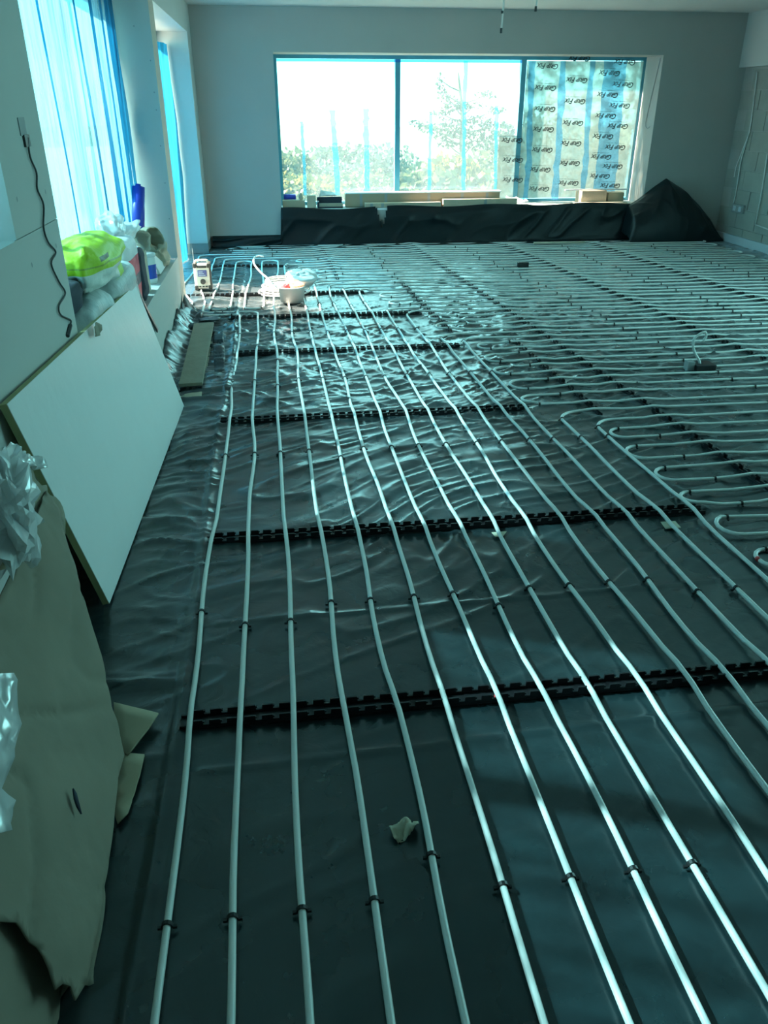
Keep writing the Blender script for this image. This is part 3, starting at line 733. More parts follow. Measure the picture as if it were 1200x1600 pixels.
# ================================================================== BLACK SHEET UNDER THE FAR WINDOW
a = np.linspace(-.80, 4.72, 260); b_ = np.linspace(0, 1, 34); A, B = np.meshgrid(a, b_, indexing='ij')
top = np.where(A < WX0-.02, .13, .45+.012*np.sin(A*5)-.02*sstep(.1, .6, A)*(1-sstep(.6, 1.2, A)))
fold = .035*ridge(A*1.6+B*1.1, B*1.5+4, 81, 2)+.02*ridge(A*4+B*2.4, B*2+9, 82, 3)
Zq = top*(1-np.clip(B/.72, 0, 1))+.012; Yq = YF-.012-fold*sstep(0, .15, B)-.05*B-.25*np.clip((B-.72)/.28, 0, 1)
Zq += .02*ridge(A*3, B*7, 83, 3)*(B > .7)
Zq += np.where((A < WX0+.02), .02, 0)*0
dm = grid_mesh('black_drape', np.stack([A, Yq, Zq], -1), 'polythene_drape', loc=(2, YF-.1, 0))
tag(dm, 'black polythene sheet draped down the low wall under the far window', 'plastic sheet')
bm = bmesh.new(); bm.from_mesh(dm.data)
kill = []
for f in bm.faces:
    c = f.calc_center_median()+dm.location
    if .20 < c.z < .47 and abs(c.x-1.345) < .07*(c.z-.20)/.25 and c.y > YF-.2: kill.append(f)
bmesh.ops.delete(bm, geom=kill, context='FACES'); bm.to_mesh(dm.data); bm.free()
xp = np.array([4.56, 4.62, 4.75, 4.95, 5.10, 5.22, 5.38, 5.52, 5.66, 5.78, 5.86]); hp = np.array([.10, .42, .50, .65, .75, .68, .60, .48, .34, .20, .04])
a = np.linspace(4.56, 5.86, 110); b_ = np.linspace(0, 1, 50); A, B = np.meshgrid(a, b_, indexing='ij')
h = np.interp(A, xp, hp); yfr = 10.13+.10*np.abs(A-5.2)
Yq = YF-.015-(YF-.015-yfr)*sstep(0, 1, B**.8)*1.0; Zq = h*(1-B**2.2)+.006
Yq -= .03*ridge(A*4+B*1.5, B*2, 91, 2)*np.sin(np.pi*B); Zq += .02*(ridge(A*6-B*3, B*3, 92, 3)-.4)*np.sin(np.pi*B)
hp_o = grid_mesh('black_sheet_heap', np.stack([A, Yq, np.maximum(Zq, .006)], -1), 'polythene_drape', loc=(5.2, 10.3, 0))
tag(hp_o, 'black polythene sheet heaped in a peak in the far right corner', 'plastic sheet')
b = MB(); c = [gp(818, 377), gp(892, 375)]; b.tube([(c[0][0], 10.12, .045), (c[1][0], 10.10, .045)], .012, 6)
tag(b.build('timber_batten', 'timber_pale', None, loc=(c[0][0], 10.1, .03)), 'thin pale batten lying on the far pipes below the window', 'batten')

# ================================================================== THINGS ON THE FAR SILL
def carton(name, x0, x1, y0, y1, z0, z1, label, cat, mt='carton', tapes=(), top=None, group=None):
    r_ = empty(name, ((x0+x1)/2, (y0+y1)/2, z0)); tag(r_, label, cat, group)
    bx('body', x0, x1, y0, y1, z0, z1, mt, r_, bevel=.004)
    for t in tapes: bx('tape_seam', t-.018, t+.018, y0-.0015, y0+.002, z0+.003, z1-.002, 'grey_box', r_)
    if top: bx('lid', x0+.002, x1+.01, y0-.006, y1, z1, z1+.014, top, r_)
    return r_
carton('long_carton', .90, 2.92, 10.70, 10.84, .445, .600, 'longest white-topped carton lying along the far window sill', 'carton', 'carton', (1.10, 1.42, 1.98, 2.42, 2.75), 'white_pack')
carton('long_carton', 1.14, 2.12, 10.57, 10.68, .447, .50, 'thin brown carton at the left front of the far sill, below the long one', 'carton', 'kraft', (1.22, 1.36))
carton('long_carton', 2.15, 3.12, 10.565, 10.68, .447, .53, 'thin brown carton at the right front of the far sill, below the long one', 'carton', 'kraft', (2.7,))
b = MB(); b.tube([(.12, 10.70, .575), (.27, 10.70, .575)], .032, 14)
tag(b.build('film_roll', 'blue_plastic', None, True, loc=(.2, 10.7, .54)), 'small bright blue roll lying at the left end of the far sill', 'roll')
carton('small_carton', .10, .38, 10.62, 10.78, .445, .538, 'small brown box under the blue roll at the left end of the far sill', 'box', 'carton')
carton('small_carton', .41, .52, 10.64, 10.74, .445, .595, 'small upright brown carton beside the blue roll on the far sill', 'box', 'kraft')
b = MB(); b.lathe((.335, 10.70, .54), [(0, 0), (.024, 0), (.026, .01), (.026, .055), (.016, .068), (.016, .08), (0, .08)], 14)
tag(b.build('bottle', 'kraft', None, True, loc=(.335, 10.7, .54)), 'short brown bottle standing on the small box by the blue roll', 'bottle')
r_ = empty('paint_tray', (.68, 10.7, .445)); tag(r_, 'black tray tipped between the small boxes and the long carton on the sill', 'tray')
bx('base', .54, .86, 10.63, 10.80, .445, .46, 'dark_cloth', r_); bx('rim', .54, .86, 10.79, 10.81, .46, .56, 'dark_cloth', r_); bx('rim', .54, .56, 10.63, 10.79, .46, .52, 'dark_cloth', r_); bx('rim', .56, .86, 10.62, 10.635, .46, .50, 'timber', r_)
tag(sheet('folded_paper', [(.57, 10.83, .565), (.80, 10.83, .57), (.76, 10.93, .60), (.60, 10.92, .63)], 'grey_box', amp=.01, freq=9), 'dark printed leaflet lying on the black tray on the far sill', 'leaflet')
tag(sheet('plastic_scrap', [(2.96, 10.66, .47), (3.30, 10.64, .47), (3.28, 10.85, .50), (3.05, 10.84, .53)], 'bag_clear', amp=.04, freq=12, thick=.001, maxlen=.03), 'crumpled clear plastic right of the long carton on the far sill', 'plastic wrap')
carton('square_carton', 4.02, 4.36, 10.66, 10.90, .445, .605, 'square pale carton standing on the right of the far sill', 'carton', 'kraft')
carton('small_carton', 4.40, 4.62, 10.70, 10.86, .445, .575, 'grey box at the far right end of the far sill', 'box', 'cardboard_pale')
bx_ = bx('curtain_rail', 3.80, 4.66, 10.70, 10.725, .606, .622, 'white_pack'); tag(bx_, 'slim white rail laid across the cartons on the right of the sill', 'rail')
tag(bx('timber_offcut', 3.9, 4.62, 10.575, 10.64, .446, .468, 'timber_pale'), 'pale timber offcut along the front edge of the sill at right', 'offcut')

# ================================================================== RIGHT WALL FITTINGS
Pts = [onX(1183, 112, 5.905), onX(1172, 200, 5.905), onX(1158, 250, 5.905), onX(1150, 300, 5.905), onX(1146, 318, 5.905)]
b = MB(); b.tube(spline(Pts, 6), .008, 6); tag(b.build('wall_cable', 'cable_white', None, True, loc=tuple(Pts[-1])), 'long white cable hanging down the block wall to the socket box', 'cable')
Pts = [onX(1172, 205, 5.900), onX(1160, 235, 5.900), onX(1150, 262, 5.900), onX(1147, 277, 5.900)]
b = MB(); b.tube(spline(Pts, 6), .007, 6); tag(b.build('wall_cable', 'cable_white', None, True, loc=tuple(Pts[-1])), 'short white cable ending loose beside the long one on the block wall', 'cable')
sb = empty('socket_box', (5.9, 10.05, .38)); tag(sb, 'grey double socket box on the block wall near the corner', 'socket box')
bx('back_box', 5.885, 5.915, 9.92, 10.19, .375, .475, 'grey_box', sb, .004); 
for y in (9.96, 10.09): bx('knockout', 5.880, 5.886, y, y+.06, .395, .455, 'insul_strip', sb)
Pts = [onX(1199, 240, 5.9), onX(1190, 300, 5.9), onX(1180, 351, 5.9)]; Pts[2][2] = max(Pts[2][2], .2)
b = MB(); b.tube(spline(Pts, 6), .008, 6); b.tube([Pts[2], Pts[2]+np.array((0, -.5, -.03))], .008, 6)
tag(b.build('conduit', 'cable_white', None, True, loc=tuple(Pts[2])), 'white conduit bent at right angles low on the block wall', 'conduit')
es = bx('edge_strip', XR-.035, XR-.006, 7.0, 10.5, .0, .10, 'insul_strip'); tag(es, 'pale grey edging strip standing along the foot of the block wall', 'edging strip')

# ================================================================== CEILING CABLES, LEFT WALL CABLE
for (px, y0_, py, lab) in ((783, 8, 50, 'longer white cable hanging from the ceiling before the far window'), (837, 8, 16, 'shorter cable end poking from the ceiling right of the longer one')):
    q = onY(px, py, y0_); top_ = np.array((q[0], q[1], ZC)); b = MB()
    c = empty('ceiling_cable', (q[0], q[1], ZC)); tag(c, lab, 'cable')
    b.tube(spline([top_, top_*.6+q*.4+np.array((.008, 0, 0)), q], 6), .008, 6); b.build('wire', 'cable_white', c, True)
    MB().tube([q+np.array((0, 0, .03)), q-np.array((0, 0, .01))], .011, 8).build('cable_end', 'cable_dark', c)
    if px == 783: MB().tube([q+np.array((0, 0, .16)), q+np.array((0, 0, .14))], .012, 8).build('cable_tie', 'cable_dark', c)
wc = [onX(px, py, XL+.006) for px, py in ((43, 215), (47, 245), (57, 270), (58, 295), (68, 320), (68, 355), (75, 378), (87, 394), (80, 412), (92, 440), (102, 458), (92, 478), (95, 492), (110, 500), (110, 508))]
sk = empty('wall_cable', tuple(wc[0])); tag(sk, 'thin dark cable straggling down the near left pier from a back box', 'cable')
MB().tube(spline(wc, 5), .0035, 6).build('wire', 'cable_dark', sk, True)
MB().tube([wc[-1], wc[-1]+np.array((0, -.07, -.025))], .008, 6).build('cable_end', 'cable_dark', sk)
p0, p1 = onX(30, 185, XL), onX(43, 220, XL)
rb = empty('back_box', tuple(p1)); tag(rb, 'small grey recessed back box high on the near left pier', 'back box')
bx('patch', XL-.001, XL+.003, 3.04, 3.115, 1.51, 1.565, 'grey_box', rb); bx('socket', XL-.001, XL+.008, 3.06, 3.12, 1.475, 1.512, 'cable_dark', rb)
jc = [onY(px, py, 10.8) for px, py in ((1023, 98), (1013, 150), (1006, 190), (1006, 205), (1016, 205))]
jc = [np.array((WX1-.006, 10.62+.35*t, z)) for t, z in ((.0, 2.12), (.25, 1.8), (.45, 1.5), (.5, 1.38), (.3, 1.34), (.1, 1.36))]
b = MB(); b.tube(spline(jc, 6), .004, 6); tag(b.build('jamb_cable', 'grey_box', None, True, loc=tuple(jc[0])), 'thin cable looped down the right reveal of the far window', 'cable')

# ================================================================== LEFT SILL
SZ = S1
def sack(name, y0, y1, x0, x1, z0, z1, mt, label, seed, cat='sack', rot=0., e=(.6, .6), noise=.10, tilt=(0, 0)):
    o = pillow(name, ((x0+x1)/2, (y0+y1)/2, (z0+z1)/2), (x1-x0, y1-y0, z1-z0), mt, None, e, noise, 9, rot, tilt, seed)
    return tag(o, label, cat)
masked('lime_sack', (.80, .85, .78), [((.48, .72, .02), {2: (-.01, 9)}), ((.48, .72, .02), {1: (.16, 9)}), ((.08, .12, .03), {2: (.035, .055), 1: (-.32, -.10)}), ((.30, .45, .05), {2: (.015, .022)}), ((.30, .45, .05), {1: (.20, .205)}), ((.30, .45, .05), {1: (.25, .255)})])
masked('grey_sack_print', (.50, .54, .54), [((.75, .10, .08), {1: (-.02, .15), 2: (-.05, .02), 0: (.04, 9)})])
masked('red_sack', (.82, .80, .80), [((.78, .06, .10), {2: (-.20, .10)}), ((.02, .05, .09), {2: (-.07, -.005)})])
masked('tub_label', (.85, .85, .84), [((.02, .08, .50), {2: (.035, .13)}), ((.8, .82, .85), {2: (.06, .09), 1: (-.01, .02)})], bump=0)
sack('cement_sack', 3.48, 4.12, -1.08, -.80, SZ, .83, 'grey_sack_print', 'pale grey sack with red label, nearest on the left sill below the lime sack', 1)
sack('cement_sack', 4.14, 4.95, -1.06, -.80, SZ, .82, 'grey_sack_print', 'pale grey sack with red label farther along the left sill, touching the leaning board', 2)
sack('lime_sack', 3.70, 4.62, -1.06, -.80, .80, 1.03, 'lime_sack', 'lime green and white plaster sack lying on top of the grey sacks', 3, tilt=(-.05, 0), e=(.72, .7), noise=.15)
sack('dark_bag', 3.36, 3.75, -1.06, -.86, .80, .93, 'dark_cloth', 'dark bag tucked under the lime sack at the near pier edge', 4)
sack('red_sack', 4.85, 5.28, -1.07, -.86, SZ, .90, 'red_sack', 'white sack with red and black bands standing upright on the left sill', 5, e=(.3, .4), noise=.04)
sack('dark_pack', 5.20, 5.45, -1.05, -.85, SZ, .80, 'dark_cloth', 'tall black pack standing beside the red banded sack', 6, e=(.3, .4))
sack('white_bundle', 5.20, 6.0, -1.06, -.92, .82, .90, 'white_pack', 'crumpled white plastic bundle resting over the sacks on the left sill', 7, 'bundle', noise=.2)
wbag = pillow('white_bag', (-1.02, 5.35, .93), (.16, .4, .14), 'bag_clear', None, (.9, .9), .25, 14, .1, (0, 0), 8); tag(wbag, 'thin white plastic bag peaked on top of the red banded sack', 'bag')
tb = empty('plastic_tub', (-.93, 5.88, SZ)); tag(tb, 'white plastic tub with a blue label on the left sill', 'tub')
MB().lathe((-.93, 5.88, SZ), [(0, 0), (.066, 0), (.072, .02), (.075, .17), (.070, .18)], 22).build('tub_body', 'tub_label', tb, True)
MB().lathe((-.93, 5.88, SZ), [(.070, .18), (.078, .18), (.078, .20), (.060, .205), (0, .205)], 22).build('lid', 'white_pack', tb, True)
tag(bx('timber_offcut', -.90, -.875, 5.52, 5.64, SZ, .74, 'timber_pale'), 'upright timber offcut between the black pack and the white tub', 'offcut')
def sheetcyl(name, c, rad, L_, mt, ax, label, cat, seed):
    """open crumpled paper tube"""
    th_ = np.linspace(0, 2*math.pi*.93, 26); t = np.linspace(-.5, .5, 10); A, B = np.meshgrid(th_, t, indexing='ij')
    rr = rad*(1+.6*(vnoise(A*2.2+seed, B*5+seed, seed)-.5)); ax = np.array(ax, float); ax /= np.linalg.norm(ax)
    u = np.cross(ax, (0, 0, 1.)); u /= np.linalg.norm(u); v = np.cross(u, ax)
    P_ = np.array(c)+B[..., None]*L_*ax+(rr*np.cos(A))[..., None]*u+(rr*np.sin(A))[..., None]*v
    o = grid_mesh(name, P_, mt, loc=c); sm = o.modifiers.new('s', 'SOLIDIFY'); sm.thickness = .006; return tag(o, label, cat)
sheetcyl('kraft_wrap', (-1.02, 6.05, .71), .085, .26, 'kraft', (.5, -.75, .35), 'open-ended roll of brown kraft paper behind the white tub', 'paper', 1)
sheetcyl('kraft_wrap', (-1.0, 6.42, .68), .08, .24, 'cardboard_pale', (.7, -.5, .3), 'second torn brown paper roll, nearer the far jamb of the left window', 'paper', 2)
sack('paper_bag', 6.35, 6.70, -1.04, -.86, SZ, .66, 'kraft', 'crumpled brown paper bag by the far jamb on the left sill', 11, 'bag', noise=.22)
sack('paper_bag', 5.96, 6.24, -1.04, -.90, SZ, .62, 'carton', 'squashed brown paper bag low behind the white tub', 12, 'bag', noise=.2)
b = MB(); b.hexa([(-.90, 6.12, SZ+.01), (-.87, 6.14, SZ+.01), (-.87, 6.50, SZ+.01), (-.90, 6.48, SZ+.01)], [(-.93, 6.00, .62), (-.90, 6.02, .62), (-.90, 6.12, .64), (-.93, 6.10, .64)])
tag(b.build('foam_strip', 'white_pack', None, loc=(-.9, 6.2, SZ)), 'white foam strip leaning against the brown paper on the left sill', 'foam strip')
b = MB(); b.tube([(-1.06, 6.50, .66), (-1.02, 6.62, 1.05)], .048, 18); b.tube([(-1.06, 6.50, .64), (-1.02, 6.621, 1.07)], .02, 12)
tag(b.build('film_roll', 'blue_plastic', None, True, loc=(-1.05, 6.5, .66)), 'dark blue roll of film leaning upright against the left window film', 'roll')
st = [onX(px, py, XL+x) for px, py, x in ((210, 432, .01), (217, 455, .015), (228, 480, .02), (238, 500, .018), (247, 517, .016))]
k = spline(st, 6); b = MB()
for s_ in (0,):
    n = len(k); up3 = np.array((0, .045, .012))
    b.add([p-up3*.5 for p in k]+[p+up3*.5 for p in k]+[p-up3*.5-np.array((.006, 0, 0)) for p in k]+[p+up3*.5-np.array((.006, 0, 0)) for p in k],
          [(i, i+1, n+i+1, n+i) for i in range(n-1)]+[(2*n+i, 3*n+i, 3*n+i+1, 2*n+i+1) for i in range(n-1)]+[(n+i, n+i+1, 3*n+i+1, 3*n+i) for i in range(n-1)]+[(i, 2*n+i, 2*n+i+1, i+1) for i in range(n-1)])
tag(b.build('rubber_strap', 'black_plastic', None, True, loc=tuple(st[0])), 'black rubber strap hanging off the left sill beside the leaning board', 'strap')

# ================================================================== LEANING BOARD
BLc, BRc, TRc, TLc = [np.array(p) for p in ((-.672, 2.45, .016), (-.605, 4.54, .016), (-.800, 4.63, .71), (-.795, 2.26, .84))]
nrm = np.cross(BRc-BLc, TLc-BLc); nrm /= np.linalg.norm(nrm); nrm *= np.sign(nrm[0])
lb = empty('insulation_board', (-.65, 3.5, 0)); tag(lb, 'large white-faced insulation board leaning against the left wall', 'insulation board')
ub = np.linspace(0, 1, 24)[:, None, None]; vb = np.linspace(0, 1, 12)[None, :, None]       # a slightly twisted board
BG = (BLc*(1-ub)+BRc*ub)*(1-vb)+(TLc*(1-ub)+TRc*ub)*vb
def slab(nm, off, th_, mt):
    o = grid_mesh(nm, BG-nrm*off-np.array(lb.location), mt, lb); sm = o.modifiers.new('solid', 'SOLIDIFY'); sm.thickness = th_; sm.offset = 0; sm.use_even_offset = True
    o.data.polygons.foreach_set('use_smooth', [False]*len(o.data.polygons)); return o
slab('core', .013, .022, 'pir_core'); slab('facing', .001, .002, 'white_board')
kp = BLc*.0+np.array(onX(147, 515, -.78)); tag(sheet('plaster_scrap', [kp+np.array(d_) for d_ in ((.015, -.06, -.015), (.02, .02, -.03), (.018, .08, .0), (.01, .03, .025), (.008, -.04, .02))], 'timber', amp=.012, freq=30, maxlen=.02), 'small torn scrap stuck on the top edge of the white board', 'scrap')

# ================================================================== CARDBOARD AND BAG IN THE NEAR LEFT CORNER
def lean(px, py, x0=-.47, f=.35):
    d = ray(px, py); t = (x0-f*H)/(d[0]+f*d[2]); p = CAMP+d*t; p[2] = max(p[2], .006); return p
cb = empty('cardboard_box', (-.55, 1.3, 0)); tag(cb, 'big torn flattened cardboard box leaning in the near left corner', 'cardboard box')
OUT = [(48, 835), (62, 800), (78, 765), (96, 788), (101, 830), (118, 900), (135, 955), (152, 1015), (168, 1075), (184, 1135), (194, 1180), (186, 1215), (180, 1290), (172, 1340), (165, 1400), (158, 1460), (150, 1520), (156, 1556), (146, 1548), (136, 1538), (122, 1562), (114, 1540), (100, 1536), (90, 1545), (60, 1480), (30, 1440), (-60, 1430), (-160, 1300), (-160, 1080), (-60, 1000), (0, 942), (26, 885)]
sheet('box_panel', [lean(*q) for q in OUT], 'cardboard', cb, amp=.018, freq=4.5, maxlen=.025, seed=3, rw=.6)
OUT2 = [(60, 1440), (92, 1540), (95, 1610), (60, 1690), (-150, 1690), (-150, 1280), (-20, 1330)]
sheet('box_panel', [lean(px, py, -.53, .30) for px, py in OUT2], 'cardboard', cb, amp=.015, freq=5, maxlen=.06, seed=5)
sheet('box_panel', [lean(px, py, -.58, .25) for px, py in [(90, 1500), (152, 1555), (148, 1660), (60, 1660)]], 'cardboard', cb, amp=.01, freq=6, maxlen=.06, seed=8)
OUT3 = [(-40, 850), (0, 848), (22, 860), (5, 890), (-40, 900)]
sheet('box_flap', [lean(px, py, -.56, .22) for px, py in OUT3], 'cardboard_pale', cb, amp=.01, freq=6, maxlen=.05, seed=6)
OUT4 = [(20, 712), (34, 722), (48, 735), (62, 760), (72, 758), (70, 772), (82, 778), (98, 792), (100, 835), (70, 850), (55, 800), (45, 760)]
sheet('torn_edge', [lean(px, py, -.50, .34) for px, py in OUT4], 'timber', cb, amp=.02, freq=14, maxlen=.03, seed=7)
sheet('tear_shade', [lean(px, py, -.444, .35) for px, py in [(114, 1232), (119, 1240), (122, 1252), (127, 1272), (120, 1260), (116, 1248)]], 'dark_cloth', cb, amp=.0005, thick=.004, seed=2)  # dark sheet laid on the card, standing in for shade inside a tear
# flaps lying on the floor past the panel
fl = [gp(px, py, .03) for px, py in ((178, 1098), (248, 1116), (232, 1140), (200, 1180), (180, 1165))]
sheet('box_flap', fl, 'cardboard_pale', cb, amp=.006, freq=8, thick=.005, maxlen=.05, seed=9)
fl = [gp(px, py, .022) for px, py in ((190, 1178), (226, 1180), (219, 1210), (200, 1270), (184, 1288), (172, 1250))]
sheet('box_flap', fl, 'cardboard_pale', cb, amp=.006, freq=8, thick=.006, maxlen=.05, seed=10)
def bagblob(name, c, dims, label, seed, nz=.30):
    o = pillow(name, c, dims, 'bag_clear', None, (.85, .85), .1, 10, .2, (.1, .1), seed, 13, 3)
    g = np.random.default_rng(seed)
    me = o.data; bm = bmesh.new(); bm.from_mesh(me); bmesh.ops.remove_doubles(bm, verts=bm.verts, dist=.002); bmesh.ops.triangulate(bm, faces=bm.faces)
    for v in bm.verts: v.co *= 1+nz*float(g.uniform(-1, 1))
    bmesh.ops.subdivide_edges(bm, edges=bm.edges[:], cuts=1, use_grid_fill=True)
    for v in bm.verts: v.co *= 1+.05*float(g.uniform(-1, 1))
    bm.to_mesh(me); bm.free(); me.polygons.foreach_set('use_smooth', [False]*len(me.polygons)); return tag(o, label, 'plastic bag')
pb = lean(5, 785, -.47, .35)
bagblob('plastic_bag', (pb[0]+.02, pb[1]-.05, pb[2]-.0), (.14, .34, .26), 'crumpled clear plastic bag stuffed on top of the torn cardboard', 21)
tag(sheet('plastic_bag_scrap', [lean(px, py, -.48, .34) for px, py in [(-30, 705), (10, 700), (40, 708), (68, 712), (70, 732), (40, 728), (10, 735), (-30, 740)]], 'bag_clear', amp=.03, freq=25, thick=.001, maxlen=.02, seed=4), 'loose strip of clear plastic above the stuffed bag', 'plastic wrap')
tag(sheet('plastic_wrap', [lean(px, py, -.40, .35) for px, py in [(-30, 1050), (12, 1055), (27, 1100), (22, 1170), (8, 1230), (26, 1250), (10, 1300), (-30, 1310)]], 'bag_clear', amp=.02, freq=20, thick=.001, maxlen=.025, seed=6), 'hanging strip of clear plastic wrap over the cardboard at the photo edge', 'plastic wrap')

# ================================================================== PLANK STACK
pz = .07; A_, B_, C_, D_ = gp(279, 600, pz), gp(316, 597, pz), gp(334, 503, pz), gp(303, 505, pz)
b = MB(); lo = lambda p, d_: (p[0], p[1], p[2]-d_)
b.hexa([lo(A_, .022), lo(B_, .022), lo(C_, .022), lo(D_, .022)], [A_, B_, C_, D_]); tag(b.build('plank', 'timber', None, bevel=.003, loc=tuple(lo(A_, .022))), 'weathered grey-brown plank lying by the left wall on a pale board', 'plank')
b = MB(); e0, e1, e2, e3 = [np.array(p) for p in (A_, B_, C_, D_)]; dv = (e3-e0)/np.linalg.norm(e3-e0)
e0 = e0-dv*.13+np.array((.004, 0, 0)); e1 = e1-dv*.13-np.array((.006, 0, 0)); e2 = e2-dv*.4; e3 = e3-dv*.4
b.hexa([lo(p, .066) for p in (e0, e1, e2, e3)], [lo(p, .048) for p in (e0, e1, e2, e3)]); tag(b.build('plank', 'timber_pale', None, bevel=.003, loc=tuple(lo(e0, .066))), 'pale board under the weathered plank, its end sticking out toward the camera', 'plank')
q0 = np.array(A_)-dv*.015; q1 = np.array(B_)-dv*.015
ct = empty('track_offcut', (q0[0], q0[1], .022)); tag(ct, 'short black castellated track offcut pinched between the two planks', 'clip track')
d_ = (q1-q0)[:2]; L_ = np.linalg.norm(d_); d_ /= L_; nn = np.array((-d_[1], d_[0]))
b = MB(); c = [q0[:2], q1[:2], q1[:2]+nn*.05, q0[:2]+nn*.05]; b.hexa([(*p, .0225) for p in c], [(*p, .034) for p in c]); b.build('base_strip', 'black_plastic', ct)
for t in np.arange(.018, L_, .036):
    p = q0[:2]+d_*t; b = MB(); c = [p-d_*.011, p+d_*.011, p+d_*.011+nn*.007, p-d_*.011+nn*.007]; b.hexa([(*x, .034) for x in c], [(*x, .0475) for x in c]); b.build('clip_tooth', 'black_plastic', ct)
# black folded strips of membrane beside the plank
pts = [gp(px, py, .03) for px, py in ((333, 508), (348, 512), (352, 560), (345, 592), (336, 590), (333, 550))]
tag(sheet('membrane_offcut', pts, 'polythene_drape', amp=.03, freq=9, thick=.002, maxlen=.04, seed=12), 'folded strip of black polythene lying just right of the plank', 'plastic sheet')
pts = [gp(px, py, .04) for px, py in ((308, 492), (345, 494), (342, 503), (312, 503))]
tag(sheet('membrane_offcut', pts, 'polythene_drape', amp=.03, freq=9, thick=.002, maxlen=.04, seed=13), 'small fold of black polythene behind the far end of the plank', 'plastic sheet')
pts = [(XL+.01, 6.2, .02), (XL+.012, 6.5, .06), (XL+.012, 6.95, .16), (-.75, 6.98, .05), (-.66, 6.86, .03), (-.66, 6.4, .03)]
tag(sheet('membrane_offcut', pts, 'polythene_drape', amp=.05, freq=8, thick=.002, maxlen=.04, seed=14), 'pointed black polythene corner folded up against the left wall end', 'plastic sheet')

# ================================================================== RADIO
rx, ry, rw, rh, rd = -.725, 7.84, .165, .265, .11
ra = empty('site_radio', (rx, ry, .025)); tag(ra, 'cream and dark brown rugged site radio standing on the pipes', 'radio')
def rb_(n, x0, x1, y0, y1, z0, z1, mt, bev=0): return bx(n, rx+x0, rx+x1, ry+y0, ry+y1, .025+z0, .025+z1, mt, ra, bev)
rb_('body', -.068, .068, .004, rd, .012, .235, 'radio_cream', .012)
rb_('side_panel', .062, .080, .012, rd-.01, .02, .225, 'radio_dark', .006); rb_('side_panel', -.080, -.062, .012, rd-.01, .02, .225, 'radio_cream', .006)
for sx in (-1, 1):
    for z0 in (0, .205): rb_('corner_guard', sx*.065-.018, sx*.065+.018, -.004, rd+.004, z0, z0+.042, 'radio_dark', .008)
rb_('speaker_band', -.045, .045, -.002, .004, .205, .228, 'radio_dark', .003)
ds = rb_('display', -.042, .042, -.003, .005, .125, .185, 'lcd', .002)
for i in range(3): bx('display_text', rx-.034, rx+.030-.012*i, ry-.0045, ry-.003, .025+.134+i*.016, .025+.140+i*.016, 'insul_strip', ds)
b = MB(); n = 20
V_ = [(rx+.024*math.cos(2*math.pi*i/n), ry-.012, .025+.078+.024*math.sin(2*math.pi*i/n)) for i in range(n)]+[(rx+.026*math.cos(2*math.pi*i/n), ry+.004, .025+.078+.026*math.sin(2*math.pi*i/n)) for i in range(n)]
b.add(V_, [tuple(range(n))]+[(i, (i+1) % n, n+(i+1) % n, n+i) for i in range(n)]); b.build('tuning_dial', 'radio_dark', ra)
for sx in (-.03, .0, .03): rb_('button', sx-.010, sx+.010, -.001, .005, .026, .038, 'radio_dark', .002)
b = MB(); b.tube(spline([(rx-.06, ry+.05, .25), (rx-.055, ry+.05, .288), (rx, ry+.05, .294), (rx+.055, ry+.05, .288), (rx+.06, ry+.05, .25)], 6), .010, 8); b.build('handle', 'radio_cream', ra, True)
b = MB(); b.tube([(rx-.072, ry+.07, .24), (rx-.074, ry+.07, .40)], .003, 6); b.build('antenna', 'metal', ra)

# ================================================================== TUB WITH RAGS
tx, ty_ = .105, 7.24
tu = empty('mixing_tub', (tx, ty_, .026)); tag(tu, 'low white plastic tub set among the pipes before the coil', 'tub')
MB().lathe((tx, ty_, .026), [(0, .004), (.100, .004), (.104, 0), (.120, .125), (.126, .127), (.126, .137), (.116, .137), (.102, .012), (0, .012)], 30).build('tub_body', 'tub_white', tu, True)
MB().lathe((tx, ty_, .026), [(0, .112), (.112, .112), (.113, .108), (0, .106)], 24).build('filling', 'orange', tu)
tag(pillow('rag', (tx-.055, ty_-.03, .165), (.09, .08, .05), 'red_cloth', None, (.9, .9), .3, 12, .3, (0, 0), 31, 20), 'red rag on top of the white tub', 'rag')
tag(pillow('plastic_bag', (tx+.10, ty_+.10, .21), (.24, .24, .14), 'white_pack', None, (.9, .9), .28, 14, .3, (0, 0), 32, 34), 'bright white plastic bag piled on the tub and coil', 'plastic bag')

# ================================================================== SMALL THINGS ON THE FLOOR
c0 = gp(1095, 582); lp = empty('pipe_stub', (c0[0], c0[1], 0)); tag(lp, 'white pipe stub bent over at its tip, rising from a black block', 'pipe stub')
yl = c0[1]+.03
MB().tube(spline([onY(px, py, yl) for px, py in ((1093, 582), (1093, 565), (1086, 552), (1083, 540), (1085, 529), (1095, 521), (1102, 519), (1103, 526), (1098, 534))], 6), PR, 8).build('pipe', 'pipe', lp, True)
bx('block', c0[0]-.05, c0[0]+.09, c0[1]-.03, c0[1]+.09, .008, .055, 'black_plastic', lp, .004)
bx('bracket', c0[0]-.10, c0[0]-.05, c0[1]+.0, c0[1]+.06, .008, .075, 'grey_box', lp, .004)
c1 = gp(818, 417, .03); tag(bx('black_block', c1[0]-.06, c1[0]+.06, c1[1], c1[1]+.06, .02, .075, 'black_plastic', None, .006), 'small black block sitting on the far pipes in mid floor', 'block')
c2 = gp(630, 1299, .006); ang = np.linspace(0, 2*math.pi, 15)[:-1]
tag(sheet('paper_scrap', [(c2[0]+(.030+.010*math.sin(3*a_+1)+.006*math.sin(5*a_))*math.cos(a_), c2[1]+(.026+.008*math.sin(2*a_))*math.sin(a_), .018) for a_ in ang], 'timber_pale', amp=.030, freq=42, thick=.0015, maxlen=.007, seed=15), 'crumpled beige paper scrap on the black membrane in the foreground', 'paper')
